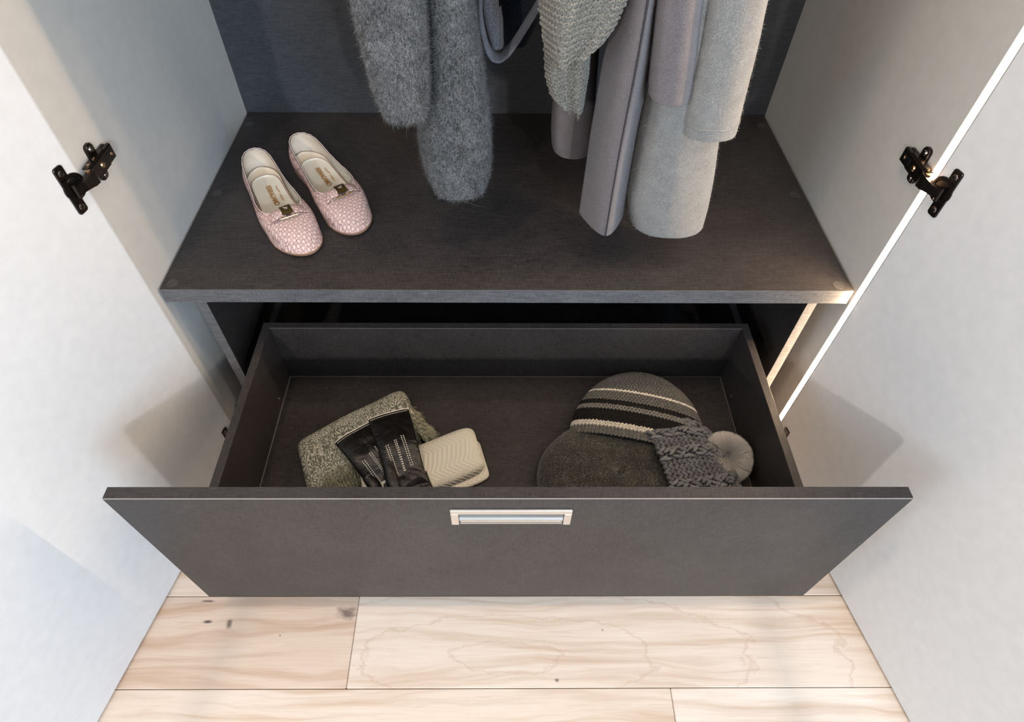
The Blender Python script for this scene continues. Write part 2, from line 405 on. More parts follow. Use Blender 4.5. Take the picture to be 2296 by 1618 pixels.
def hinge(side, zc):
    """concealed cup hinge: cup flange on the door, cranked arm, mounting plate on the side panel"""
    dobj, O, d, n = doors[side]
    sx = 1 if side < 0 else -1                       # inward direction in x
    root = thing_part = bpy.data.objects.new('hinge', None)
    # flange on the door: local a = along door width, b = z, c = off the door face
    Xd = [d, (0, 0, 1), n]; Od = O+np.array([0, 0, zc+.005]); flip = side > 0
    b = MB()
    def rr(x0, x1, y0, y1, r, k=5):
        pts = []
        for cx, cy, a0 in ((x1-r, y1-r, 0), (x0+r, y1-r, 90), (x0+r, y0+r, 180), (x1-r, y0+r, 270)):
            for i in range(k): a = math.radians(a0+90*i/(k-1)); pts.append((cx+r*math.cos(a), cy+r*math.sin(a)))
        return pts
    b.prism(rr(.0145, .0285, .013, .031, .0035), 0, .0022, Xd, Od, .0006)
    b.prism(rr(.0145, .0285, -.031, -.013, .0035), 0, .0022, Xd, Od, .0006)
    b.prism(rr(.0205, .0285, -.016, .016, .001), 0, .0022, Xd, Od, .0004)
    n0 = 28; th = np.linspace(0, 2*np.pi, n0, endpoint=False)     # cup rim and bowl
    prof = [(.0160, .0), (.0160, .0016), (.0154, .0020), (.0125, .0020), (.0118, .0012), (.0112, .0004), (.0005, .0003)]
    V = np.array([(.0140+p*math.cos(a), p*math.sin(a), h) for p, h in prof for a in th])@np.array(Xd)+Od
    b.add(V, gridfaces(len(prof), n0, True).tolist())
    fl = b.build('hinge', M_blackm, ward)
    fl['label'] = 'black metal cup hinge, %s one on the %s door' % ('upper' if zc > .4 else 'lower', 'left' if side < 0 else 'right')
    b = MB()
    V = np.array([(.0140+p*math.cos(a), p*math.sin(a), h) for p, h in [(.0112, .0006), (.0106, .0009), (.0001, .0009)] for a in th])@np.array(Xd)+Od
    b.add(V, gridfaces(3, n0, True).tolist()); b.build('cup_recess', MATS['black_void'], fl)
    for zz in (-.0225, .0225):
        b = MB(); c = Od+np.array(Xd[0])*.0212+np.array([0, 0, zz])
        b.cyl(c+n*.002, c+n*.0034, .0042, .0034, 20); b.cyl(c+n*.0034, c+n*.0036, .0030, .0012, 16)
        b.build('screw', M_nickelD, fl)
        b = MB()
        for q in (0, 1):
            a1, a2 = ((.0022, .0004), (.0004, .0022))[q]
            b.box((-a1, -a2, .0034), (a1, a2, .0039), 0, Xd, c)
        b.build('screw_slot', MATS['black_void'], fl)
    # panel side: local a = +y (into wardrobe), b = z, c = off panel
    xp = XL if side < 0 else XR
    Xp = [(0, 1, 0), (0, 0, 1), (sx, 0, 0)]; Op = np.array([xp, 0, zc+.005])
    tilt = 0
    b = MB()   # cruciform mounting plate with two screw wings
    b.box((.002, -.009, 0), (.048, .009, .006), .0012, Xp, Op)
    b.prism(rr(.015, .029, -.024, .024, .005), 0, .0045, Xp, Op, .0012)
    b.build('mounting_plate', M_blackm, fl)
    for zz in (-.0175, .0175):
        b = MB(); c = Op+np.array([0, .022, zz]); nx = np.array([sx, 0, 0.])
        b.cyl(c+nx*.0045, c+nx*.0062, .0042, .0032, 20)
        b.build('wing_screw', M_nickelD, fl)
    b = MB()   # the arm: U profile over the plate
    b.box((-.006, -.0095, .0055), (.049, .0095, .0125), .0016, Xp, Op)
    b.box((-.009, -.0110, .003), (.034, -.0088, .0112), .0008, Xp, Op); b.box((-.009, .0088, .003), (.034, .0110, .0112), .0008, Xp, Op)
    b.box((.044, -.0075, .0045), (.0525, .0075, .0095), .001, Xp, Op)
    arm = b.build('arm', M_blackm, fl)
    b = MB(); b.box((.026, -.0045, .0122), (.044, .0045, .0131), .0004, Xp, Op)
    b.build('arm_slot', MATS['black_void'], fl)
    for yy, zz, r in ((.016, 0, .0040), (.040, .0, .0024)):
        b = MB(); c = Op+np.array([sx*.0125, yy, zz]); nx = np.array([sx, 0, 0.]); b.cyl(c, c+nx*.0016, r, r*.75, 18); b.build('adjusting_screw', M_brass, fl)
    for yy in (-.002, .012):
        b = MB(); c = Op+np.array([sx*.0080, yy, 0]); b.cyl(c+np.array([0, 0, -.012]), c+np.array([0, 0, .012]), .0022, n=12); b.build('arm_pin', M_brass, fl)
    # cranked link from arm nose to the cup
    p0 = Op+np.array([sx*.0095, -.002, 0]); p2 = Od+np.array(Xd[0])*.0185+n*.005+np.array([0, 0, -.002])
    b = MB()
    nose = Op+np.array([sx*.0115, -.014, 0])
    V, F = [], []
    for w_, th_, pts in ((.0085, .0032, [p0, (p0+nose)/2+np.array([sx*.002, 0, 0]), nose, (nose+p2)/2+np.array([sx*.001, 0, 0]), p2]),):
        pts = np.array(pts); T = np.gradient(pts, axis=0); T /= np.linalg.norm(T, axis=1)[:, None]
        A = np.cross(T, (0, 0, 1.)); ww = np.array([.0088, .0086, .0078, .0058, .0055])
        R = []
        for i in range(len(pts)):
            for a1, a2 in ((-1, -1), (1, -1), (1, 1), (-1, 1)): R.append(pts[i]+A[i]*a1*th_+np.array([0, 0, ww[i]*a2]))
        F = gridfaces(len(pts), 4, True).tolist()+[[0, 1, 2, 3], [16, 17, 18, 19]]
        b.add(R, F)
    b.build('link', M_blackm, fl)
    b = MB(); c = Op+np.array([sx*.0100, -.0105, 0]); b.cyl(c+np.array([0, 0, -.0100]), c+np.array([0, 0, .0100]), .0032, n=18)
    b.build('hinge_pin', M_brass, fl)
    c = p2; b = MB(); b.cyl(c+np.array([0, 0, -.0085]), c+np.array([0, 0, .0085]), .0030, n=14); b.build('cup_pin', M_blackm, fl)
t = NT('black_void'); t.out((.004, .004, .004), .35)
M_nickelD = plain('dark_screw', (.16, .13, .12), .2, .95)
for s in (-1, 1):
    for zc in (Z+.1895, Z-.3525): hinge(s, zc)

# ------------------------------------------------------------------ drawer unit under the shelf
UY = .0145
DZ, DB = Z-.15, Z-.285                       # drawer rim and drawer bottom
FY = -.3105
dr = thing('drawer_unit', 'dark linen-look drawer unit under the wardrobe shelf with its wide drawer pulled out', 'drawer', (.5, .1, 0))
zt = Z-.0258
for a_, b_ in ((.0325, .0475), (.9535, .9680)):
    MB().box((a_, UY, .032), (b_, .47, zt), .0006).build('side_panel', M_lamS, dr)
for a_, b_ in ((.0325, .0475), (.9535, .9680)):
    MB().box((a_, UY-.0004, .032), (b_, UY+.0003, zt), .0001).build('pale_edge', M_band, dr)
MB().box((.0475, .455, .032), (.9535, .467, zt), 0).build('back_panel', M_lam, dr)
MB().box((.0475, UY+.02, .032), (.9535, .455, .047), 0).build('bottom_panel', M_lam, dr)
xi, xj = .0990, .8990
yb, yfr = .0600, FY+.0150
def rim(name, a, b, m):
    o = MB().box(a, b, .0006).build(name, m, dr); return o
rim('drawer_side', (xi-.0125, yfr, DB-.012), (xi, yb+.0125, DZ), M_lamS)
rim('drawer_side', (xj, yfr, DB-.012), (xj+.0125, yb+.0125, DZ), M_lamS)
rim('drawer_back', (xi, yb, DB-.012), (xj, yb+.0125, DZ), M_lam)
MB().box((xi, yfr, DB-.010), (xj, yb, DB)).build('drawer_bottom', M_lam, dr)
b = MB(); b.box((xi, yb-.0009, DB), (xj, yb, DB+.0009)); b.box((xi, yfr, DB), (xi+.0016, yb, DB+.0012)); b.box((xj-.0012, yfr, DB), (xj, yb, DB+.0010))
b.box((xi, yb-.0004, DZ-.0007), (xj, yb, DZ+.0003)); b.build('edge_seam', M_seal, dr)
fz0, fz1 = Z-.3690, Z-.0300
fx0, fx1 = .0310, .9700
hz0, hz1, hx0, hx1 = Z-.0955, Z-.0560, .4290, .5755        # pull outline
hole = (.4385, .5665, Z-.0915, Z-.0660)
b = MB()   # front board built round the recess of the pull
b.box((fx0, FY, fz0), (hole[0], FY+.0150, fz1), 0); b.box((hole[1], FY, fz0), (fx1, FY+.0150, fz1), 0)
b.box((hole[0], FY, hole[3]), (hole[1], FY+.0150, fz1), 0); b.box((hole[0], FY, fz0), (hole[1], FY+.0150, hole[2]), 0)
front = b.build('drawer_front', M_lam, dr)
MB().box((fx0, FY-.0004, fz1-.0006), (fx1, FY+.0006, fz1+.0002)).build('edge_highlight', plain('edge_highlight_paint', (.32, .29, .29), .3), front)  # highlight along the top front edge, painted as a paler line
b = MB()
b.box((hx0, FY-.0030, hole[3]), (hx1, FY+.0002, hz1), .0008)
b.box((hx0, FY-.0030, hz0), (hole[0], FY+.0002, hole[3]), .0008); b.box((hole[1], FY-.0030, hz0), (hx1, FY+.0002, hole[3]), .0008)
b.build('pull_frame', M_nickel, front)
b = MB()   # curved chrome trough
n = 14; pr = []
for i in range(n):
    a = math.pi*i/(n-1); pr.append((FY+.0005+.0118*max(0.0, math.sin(a))**.8, hole[3]-(hole[3]-hole[2])*(i/(n-1))))
V = [(x, y, z) for x in (hole[0], hole[1]) for y, z in pr]
b.add(V, gridfaces(2, n).tolist())
for x in (hole[0]+.0005, hole[1]-.0005): b.add([(x, y, z) for y, z in pr], [tuple(range(n))])
b.box((hole[0]+.001, FY-.0026, hole[2]-.002), (hole[1]-.001, FY+.0012, hole[2]+.0015), .0006)
b.build('pull_trough', M_chrome, front, False)
for sx_, x in ((-1, xi-.0125), (1, xj+.0125)):
    b = MB(); x1 = x+sx_*.012
    b.box((min(x, x1), -.22, DZ-.075), (max(x, x1), .20, DZ-.040), .001); b.box((min(x, x1)+.002, .0, DZ-.070), (max(x, x1)-.002, .38, DZ-.045), .001)
    b.build('drawer_slide', M_slide, dr)
for x in (.150, .176):
    pass
b = MB(); b.box((.158, .20, DZ-.030), (.164, .44, DZ-.012), .001); b.box((.186, .20, DZ-.028), (.196, .40, DZ-.014), .002); b.box((.196, .20, DZ-.024), (.1985, .40, DZ-.020), 0)
b.build('slide_bracket', M_slide, dr)
MB().cyl((xi, -.005, DB+.022), (xi+.0008, -.005, DB+.022), .0016, n=10).build('screw_point', M_nickel, dr)
MB().cyl((xj-.0008, .0, DB+.022), (xj, .0, DB+.022), .0014, n=10).build('screw_point', M_nickel, dr)
# ------------------------------------------------------------------ shoes on the shelf
M_pink = None
def pink_mat():
    t = NT('perforated_pink_leather')
    v = t.coord((1, 1, .12))
    vo = t.n('ShaderNodeTexVoronoi', feature='F1'); vo.voronoi_dimensions = '2D'; vo.inputs['Scale'].default_value = 150; vo.inputs['Randomness'].default_value = .25; t.l(v, vo.inputs['Vector'])
    d = vo.outputs['Distance']
    ring = t.ramp(d, [(.0, (1, 1, 1)), (.06, (0, 0, 0)), (.30, (0, 0, 0)), (.36, (1, 1, 1)), (.46, (1, 1, 1)), (.52, (0, 0, 0))])
    v2 = t.n('ShaderNodeTexVoronoi', feature='F1', voronoi_dimensions='2D'); v2.inputs['Scale'].default_value = 850; v2.inputs['Randomness'].default_value = .35; t.l(t.coord(), v2.inputs['Vector'])
    dots = t.ramp(v2.outputs['Distance'], [(.34, (1, 1, 1)), (.50, (0, 0, 0))])
    f = t.math('MULTIPLY', ring, dots)
    disc = t.ramp(d, [(.10, (1, 1, 1)), (.18, (.25, .25, .25)), (.34, (.5, .5, .5)), (.40, (0, 0, 0))])
    base = t.mix(t.math('MULTIPLY', disc, .45), (.62, .42, .38), (.88, .77, .73))
    c = t.mix(f, base, (.13, .075, .075))
    return t.out(c, .42, t.bump(f, -.25, .0005))
M_pink = pink_mat()
M_insole = plain('cream_insole', (.72, .67, .57), .33, bumpy=.05, bscale=25)
M_lining = None
t = NT('shoe_lining'); vo = t.n('ShaderNodeTexVoronoi', feature='F1'); vo.inputs['Scale'].default_value = 420; t.l(t.coord(), vo.inputs['Vector'])
M_lining = t.out(t.ramp(vo.outputs['Distance'], [(.2, (.42, .38, .31)), (.4, (.70, .66, .57))]), .5)
M_heel = plain('champagne_leather', (.74, .64, .52), .35, 0)
M_sole = plain('brown_sole', (.16, .09, .06), .45)
M_welt = plain('tan_edge', (.36, .22, .15), .4)
M_gold = plain('gold_metal', (.75, .52, .22), .2, 1)
M_golddk = plain('gold_plate', (.24, .17, .055), .22, .9)
M_print = plain('gold_print', (.50, .26, .08), .4, .3)
M_scal = plain('pink_binding', (.78, .62, .58), .4)
M_stdk = plain('dark_stitch', (.10, .07, .07), .7)

tb = np.array([0, .004, .02, .05, .10, .18, .32, .45, .58, .70, .80, .88, .93, .965, .985, .996, 1.0])
wb = np.array([0, .0065, .0140, .0205, .0250, .0275, .0268, .0280, .0325, .0366, .0364, .0316, .0258, .0188, .0126, .0064, 0])
to = np.array([0, .006, .03, .08, .16, .28, .42, .56, .70, .84, .92, .965, .99, 1.0])
wo = np.array([0, .0065, .0130, .0190, .0232, .0255, .0270, .0290, .0318, .0325, .0300, .0245, .0140, 0])
SL = .240; TO = .675
def shoe(heel_xy, toe_xy, mirror, label):
    h = np.array(heel_xy); tt = np.array(toe_xy); dy = (tt-h); L = np.linalg.norm(dy); dy /= L
    dx = np.array([dy[1], -dy[0]]) * mirror
    org = (float(h[0]+dy[0]*L/2), float(h[1]+dy[1]*L/2), Z)
    root = thing('ballet_flat', label, 'shoe', org, 'pair of pink flats on the shelf')
    def W(x, y, z):      # local (x across, y heel->toe 0..SL, z up) to world
        x, y, z = np.broadcast_arrays(x, y, z)
        return np.stack([h[0]+dx[0]*x+dy[0]*y, h[1]+dx[1]*x+dy[1]*y, Z+z], -1)
    def ctr(y): q = y/SL; return .0045*np.sin(q*3.0)-.006*q**2+.0015   # inner curve
    N = 96
    q = np.linspace(0, 2*np.pi, N, endpoint=False); cc = np.cos(q); sg = np.where(np.sin(q) >= 0, 1, -1)
    tB = .5+.5*cc; tT = .5+.5*cc
    yB = tB*SL; xB = sg*np.interp(tB, tb, wb)*1.0+ctr(yB)
    tT2 = tT; yT = (.012+TO*tT2)*SL+.002; xT = sg*np.interp(tT2, to, wo)+ctr(yT)
    # round-nosed interpolation near the ends
    xB = sg*np.interp(tB, tb, wb)+ctr(yB)
    zB = np.full(N, .0042)+.003*smoothstep(tB, .8, 1.0)
    zT = np.interp(tT2, [0, .12, .35, .6, .8, .93, 1.0], [.056, .052, .041, .036, .036, .0375, .0385])
    S = 15; s = np.linspace(0, 1, S)[:, None]
    toe = smoothstep(tB, .62, 1.0)[None, :]
    zp = 1.25+toe*1.25
    X = xB+(xT-xB)*(s**(1.0+.1*toe)); Y = yB+(yT-yB)*s; Zz = zB+(zT-zB)*(1-(1-s)**zp)
    ux = (xB-ctr(yB))/(np.abs(xB-ctr(yB))+1e-6); Xo = X+ux*(.0045*np.sin(np.pi*np.minimum(1, s*1.15))*(1-.3*toe)); 
    Y = Y - (1-smoothstep(tB, 0, .08))*.004*np.sin(np.pi*s)+ toe*0
    # scalloped topline
    Zs = Zz+s**6*.0010*np.abs(np.sin(q*34))[None, :]
    outer = W(Xo, Y, Zs).reshape(-1, 3)
    F = gridfaces(S, N, True)
    up = fastmesh('upper', outer, F, M_pink, root)
    # lining (inside face)
    kk = .0013
    Xi_ = Xo-ux*kk*(1.0); Yi = Y+np.where(tB < .5, 1, -1)*kk*(1-np.abs(ux)*.0)*.6; Zi = np.minimum(Zs, zT+.0005)-toe*.0015*(1-s**8)
    inner = W(Xi_, Yi, Zi-.0003).reshape(-1, 3)
    heelmask = (tB < .25)
    Fi = F[:, ::-1]; cidx = (F[:, 0] % N)
    isH = heelmask[cidx] & heelmask[(cidx+1) % N]
    fastmesh('lining', inner, Fi[~isH], M_lining, root); fastmesh('heel_lining', inner, Fi[isH], M_heel, root)
    # topline binding: dotted dark edge
    path = W(X[-1], Y[-1], Zs[-1]+.0001); path = np.vstack([path, path[:1]])
    v_, f_ = sweep(path, .00065, 6); fastmesh('binding', v_, f_, M_scal, up)
    # dark stitches along the edge
    b = MB(); step = 2
    PP = W(Xo[-2]*.35+Xo[-1]*.65+ux*.0006, Y[-1]*.8+Y[-2]*.2, Zs[-1]-.0012)
    Lc = np.r_[0, np.cumsum(np.linalg.norm(np.diff(np.vstack([PP, PP[:1]]), axis=0), axis=1))]
    tot = Lc[-1]; PPc = np.vstack([PP, PP[:1]])
    Vs = []
    for d0 in np.arange(0, tot, .0036):
        a = np.array([np.interp(d0, Lc, PPc[:, i]) for i in range(3)]); c = np.array([np.interp(min(tot, d0+.0016), Lc, PPc[:, i]) for i in range(3)])
        if np.linalg.norm(c-a) > 1e-5: b.cyl(a, c, .0011, n=5)
    st = b.build('edge_stitching', M_stdk, up); st['kind'] = 'stuff'
    # sole, welt, heel
    outl = np.c_[sg*np.interp(tB, tb, wb)*1.03+ctr(yB), (tB*1.012-.006)*SL]
    def plate(name, k, z0, z1, m, sel=None, sh=0):
        P = outl.copy(); P[:, 0] = (P[:, 0]-ctr(P[:, 1]))*k+ctr(P[:, 1]); P[:, 1] = (P[:, 1]-SL/2)*(1-(1-k)*.3)+SL/2
        if sel: P = P[(P[:, 1] < sel*SL)]
        n = len(P); lift = .004*smoothstep(P[:, 1]/SL, .8, 1.0)
        V = np.concatenate([W(P[:, 0], P[:, 1], z0+lift*.9), W(P[:, 0], P[:, 1], z1+lift)])
        F = [(i, (i+1) % n, n+(i+1) % n, n+i) for i in range(n)]+[tuple(range(n))[::-1], tuple(range(n, 2*n))]
        return mesh(name, V, F, m, root)
    plate('sole', .97, .0004, .0030, M_sole); plate('welt', .985, .0030, .0042, M_welt)
    # insole
    def inplate(name, t0, t1, k, z, m, bulge=0, heelup=.010):
        ts = np.linspace(0, 1, 40); tx = .5-.5*np.cos(np.pi*ts); ty = t0+(t1-t0)*tx
        wd = np.interp(np.clip(ty, .03, .97), tb, wb)*k*np.clip(1-np.abs(2*tx-1)**(9), 0, 1)**.5
        C = 11; c = np.linspace(-1, 1, C)
        Yy = (ty*SL)[:, None]+0*c; Xx = ctr(Yy)+wd[:, None]*c
        Zz_ = z+heelup*(1-smoothstep(Yy/SL, .1, .6))+bulge*(1-c**2)[None, :]+.0035*(np.abs(c)**3)[None, :]
        return fastmesh(name, W(Xx, Yy, Zz_).reshape(-1, 3), gridfaces(40, C), m, root)
    inplate('footbed', .02, .97, .97, .0075, M_heel)
    inplate('insole_edge', .14, .93, .93, .0090, M_welt); inplate('insole', .148, .93, .87, .0100, M_insole, .0004)
    # printed name on the insole
    fc = bpy.data.curves.new('print', 'FONT'); fc.offset = .00025; fc.body = 'FERRAGAMO'; fc.size = .0115; fc.align_x = 'CENTER'; fc.space_character = .82
    to_ = bpy.data.objects.new('t', fc); col.objects.link(to_); dg = bpy.context.evaluated_depsgraph_get()
    me = bpy.data.meshes.new_from_object(to_.evaluated_get(dg)); bpy.data.objects.remove(to_)
    V = np.array([v.co[:] for v in me.vertices]); FF = [tuple(p.vertices) for p in me.polygons]; bpy.data.meshes.remove(me)
    def onsole(a, c):       # a: reading direction along the shoe, c: across
        yy = .355*SL+a; xx = ctr(yy)+c*mirror
        return W(xx, yy, .01105+.010*(1-smoothstep(yy/SL, .1, .6)))
    
    # reads from heel to toe with letter tops to the right seen from the toe
    V2 = onsole(V[:, 0]*.85, .0025-V[:, 1])
    b = MB(); b.add(V2, FF); b.build('print', M_print, root)
    b = MB()
    for k in range(9):       # swashes of the signature emblem beside the name
        a = np.linspace(-.021+k*.0042, -.012+k*.0042, 8); c = .0035+.0016*np.sin(np.linspace(0, 6.3, 8)+k)+.0006*k
        pth = onsole(a, -.0102-c*.8+.003*(k > 4)); v_, f_ = sweep(pth, np.interp(np.linspace(0, 1, 8), [0, .5, 1], [.0002, .0007, .0002]), 5, .4); b.add(v_, f_.tolist())
    b.build('emblem', M_print, root)['kind'] = 'stuff'
    # bow across the throat
    y0 = (TO+.055)*SL
    def bowpt(c, a): # c across -1..1, a along
        x = ctr(y0)+c*.0285; y = y0+a-.004*(c**2); z = .0440-.0095*(np.abs(c)**2.2)+.0004
        return x, y, z
    for sgn in (-1, 1):
        nc, na = 16, 9; c = np.linspace(.12, 1, nc)[:, None]; a = np.linspace(-1, 1, na)[None, :]
        hw = (.0100+.0040*c)*(1+.05*np.sin(c*40))
        x, y, z = bowpt(sgn*c, a*hw); z = z+.0048*(1-a**2)*np.sin(np.pi*np.clip(c*.9+.1, 0, 1))**.6
        top = W(x, y, z).reshape(-1, 3); bot = W(x, y, z*0+np.minimum(z-.0016, z)).reshape(-1, 3)
        F = gridfaces(nc, na); Fb = F[:, ::-1]+nc*na
        edge = [i*na for i in range(nc)][::-1]+list(range(na))+[i*na+na-1 for i in range(nc)]+[(nc-1)*na+j for j in range(na)][::-1]
        e = list(range(0, na))+[i*na+na-1 for i in range(1, nc)]+[(nc-1)*na+j for j in range(na-2, -1, -1)]+[i*na for i in range(nc-2, 0, -1)]
        E_ = [(e[i], e[(i+1) % len(e)], e[(i+1) % len(e)]+nc*na, e[i]+nc*na) for i in range(len(e))]
        fastmesh('bow_loop', np.vstack([top, bot]), np.vstack([F, Fb, np.array(E_)]), M_pink, root)
        # gathered tail under the loop
        nc2 = 12; c2 = np.linspace(.2, 1.0, nc2)
        x, y, z = bowpt(sgn*c2, .0085+.0012*np.sin(c2*30)); pth = W(x, y, z+.0012); v_, f_ = sweep(pth, .0017+.0005*np.sin(c2*38), 8, .6)
        fastmesh('bow_gather', v_, f_, M_pink, root)
    # curved gold plate and bar
    na = 12; a = np.linspace(-1, 1, na)[:, None]; c = np.linspace(-1, 1, 7)[None, :]
    x = ctr(y0)+.0088*c*(1-.12*(1-a**2)); y = y0+a*.0108+0*c; z = .0440+.0050+.0006-.0024*a**2+0*c
    top = W(x, y, z).reshape(-1, 3); b = MB(); b.add(np.vstack([top, top-np.array([0, 0, .0010])]), np.vstack([gridfaces(na, 7), gridfaces(na, 7)[:, ::-1]+na*7]).tolist())
    pl = b.build('buckle', M_golddk, root, True)
    b = MB()
    for k in range(3):
        pth = W(ctr(y0)+np.linspace(-.0035, .0035, 6)*(1-.2*k), y0-.002+k*.002+.0012*np.sin(np.linspace(0, 5, 6)+k), np.full(6, .0497)); v_, f_ = sweep(pth, .00022, 4); b.add(v_, f_.tolist())
    b.build('engraving', M_scal, pl)['kind'] = 'stuff'
    b = MB(); b.cyl(W(ctr(y0)-.0135, y0+.0125, .0422), W(ctr(y0)+.0135, y0+.0125, .0422), .0011, n=8); b.build('buckle_bar', M_gold, root)
    return root
shoe((.078, .275), (.199, .0705), 1, 'pink perforated flat shoe with gold buckle, nearer the left side panel')
shoe((.138, .319), (.2735, .1215), -1, 'pink perforated flat shoe with gold buckle, beside the grey fuzzy coat')

# ------------------------------------------------------------------ hanging clothes
ZTOP = Z+.98
def surf_tube(rows, y0, b, e=2.6, fold=.04, seed=0, ztop=ZTOP, shape=None, nth=72, dz=.007, ytilt=0.0, lean=0.0, xtop=None, hemdip=0.0):
    """closed hanging cloth: rows (v, uL, uR) are the side edges seen on the plane y0"""
    zz, xl, xr = [], [], []
    for v, a, c in rows:
        p = px(a, v, 1, y0); q = px(c, v, 1, y0); zz.append((p[2]+q[2])/2); xl.append(p[0]); xr.append(q[0])
    zz = np.array(zz); o = np.argsort(zz); zz = zz[o]; xl = np.array(xl)[o]; xr = np.array(xr)[o]
    wtop = xr[-1]-xl[-1]; xc0 = (xl[-1]+xr[-1])/2; dxz = (xc0-(xl[0]+xr[0])/2)/(zz[-1]-zz[0]+1e-6)
    xt = xc0+dxz*.25*(ztop-zz[-1]) if xtop is None else xtop
    zz = np.r_[zz, ztop]; xl = np.r_[xl, xt-wtop*.42]; xr = np.r_[xr, xt+wtop*.42]
    zs = np.arange(zz[0], ztop, dz); k = len(zs)
    a = np.interp(zs, zz, xl); c = np.interp(zs, zz, xr)
    ker = np.hanning(9); ker /= ker.sum()
    a2 = np.convolve(np.pad(a, 4, 'edge'), ker, 'valid'); c2 = np.convolve(np.pad(c, 4, 'edge'), ker, 'valid')
    a, c = a2, c2
    th = np.linspace(0, 2*np.pi, nth, endpoint=False)
    xc = ((a+c)/2)[:, None]; hw = ((c-a)/2)[:, None]; yc = y0+ytilt*(zs-zs[0])[:, None]
    ct, st = np.cos(th), np.sin(th)
    ex = np.sign(ct)*np.abs(ct)**(2/e); ey = np.sign(st)*np.abs(st)**(2/e)
    if shape: ex, ey = shape(ex, ey, ct, st)
    r = np.random.default_rng(seed); f = 0
    for kf in (3, 5, 7, 11):
        f = f+np.sin(kf*th[None, :]+r.random()*6.3+(2+3*r.random())*(zs-zs[0])[:, None]*3)/kf**.7
    f = 1+fold*f*(.5+.5*smoothstep(zs-zs[0], 0, .1))[:, None]
    hemz = hemdip*np.sin(th[None, :]*2+seed)*(1-smoothstep(zs-zs[0], 0, .08))[:, None]
    P = np.stack([xc+hw*ex[None, :]*(1+(f-1)*.5), yc+b*ey[None, :]*f, zs[:, None]+0*th[None, :]+hemz], -1)
    # rolled lower hem: lip, thickness, and inner wall
    c0 = np.stack([xc[0]+0*th, yc[0]+0*th, P[0, :, 2]], -1)
    rings = []
    for sc, dzz in ((.55, .05), (.90, .03), (.955, .004), (.975, -.0012), (.992, -.0008)):
        q = c0+(P[0]-c0)*np.array([sc, sc, 1]); q[:, 2] += dzz; rings.append(q)
    G = np.concatenate([np.array(rings), P]); 
    arc = np.r_[0, np.cumsum(np.linalg.norm(np.diff(P[k//6], axis=0), axis=1))]
    U = np.broadcast_to(arc, (len(G), nth)); Vv = np.broadcast_to(np.r_[np.zeros(5), zs-zs[0]][:, None], (len(G), nth))
    return G, np.stack([U, Vv], -1), k
def tube_garment(name, m, parent, *a, **kw):
    G, uv, k = surf_tube(*a, **kw); n = G.shape[1]
    V = G.reshape(-1, 3); F = gridfaces(len(G), n, True)
    me_o = fastmesh(name, V, F, m, parent)
    me = me_o.data; l = me.uv_layers.new(name='UVMap'); vi = np.empty(len(me.loops), dtype=np.int32); me.loops.foreach_get('vertex_index', vi)
    l.data.foreach_set('uv', uv.reshape(-1, 2).astype(np.float32)[vi].ravel())
    return me_o, G
def fuzz(name, G, count, ln, wd, parent, m, zmax=None, seed=0, down=.8, out=.35, spread=.5, curl=.5, colr=None, flat=False, wrap=True, long_frac=.02, long_mul=2.5):
    """loose fibres rooted on a grid surface, one joined mesh"""
    r = np.random.default_rng(seed); A, B = G.shape[:2]
    Gn = np.concatenate([G, G[:, :1]], 1) if wrap else G
    du = np.diff(Gn, axis=1); dv = np.diff(Gn, axis=0)
    nrm = np.cross(du[:-1], dv[:, :-1]); ar = np.linalg.norm(nrm, axis=-1)+1e-12; nrm = nrm/ar[..., None]
    if zmax is not None: ar = ar*(Gn[:-1, :-1, 2] < zmax)
    p = (ar/ar.sum()).ravel(); idx = r.choice(len(p), count, p=p); i, j = np.unravel_index(idx, ar.shape)
    s, t_ = r.random((2, count, 1)); 
    P0 = (Gn[i, j]*(1-s)+Gn[i, j+1]*s)*(1-t_)+(Gn[i+1, j]*(1-s)+Gn[i+1, j+1]*s)*t_
    n_ = nrm[i, j]; L = ln*(.5+r.random((count, 1)))*np.where(r.random((count, 1)) < long_frac, long_mul, 1)
    rd = r.normal(size=(count, 3)); d = n_*out+np.array([0, 0, -1.])*down+rd*spread; d -= n_*np.minimum(0, (d*n_).sum(1, keepdims=True))*1.3
    if flat: d = d-n_*(d*n_).sum(1, keepdims=True); d /= np.linalg.norm(d, axis=1)[:, None]; d = d+n_*out*np.where(r.random((count, 1)) < .03, 6, 1)
    d /= np.linalg.norm(d, axis=1)[:, None]
    side = np.cross(d, n_+.3*r.normal(size=(count, 3))); side /= np.linalg.norm(side, axis=1)[:, None]+1e-9
    cv = r.normal(size=(count, 3))*curl
    pts = []
    for q in (0, .35, .7, 1.0): pts.append(P0+d*L*q+cv*L*q*q*.5)
    ww = [wd, wd*.9, wd*.6, wd*.15]
    V = np.stack([x for q, w_ in zip(pts, ww) for x in (q-side*w_/2, q+side*w_/2)], 1)
    base = (np.arange(count)*8)[:, None]
    F = np.concatenate([base+np.array([a_, a_+1, a_+3, a_+2]) for a_ in (0, 2, 4)], 0)
    cc = None
    if colr is not None:
        tone = colr[0]+(colr[1]-colr[0])*np.clip(r.random((count, 1))**1.6*(.8+.5*vnoise(P0, 400, 3)[:, None]), 0, 1)
        cc = np.repeat(tone*np.array([[1.0, .99, .98]]), 8, 0)
    o = fastmesh(name, V.reshape(-1, 3), F, m, parent, True, cc)
    o['kind'] = 'stuff'; return o
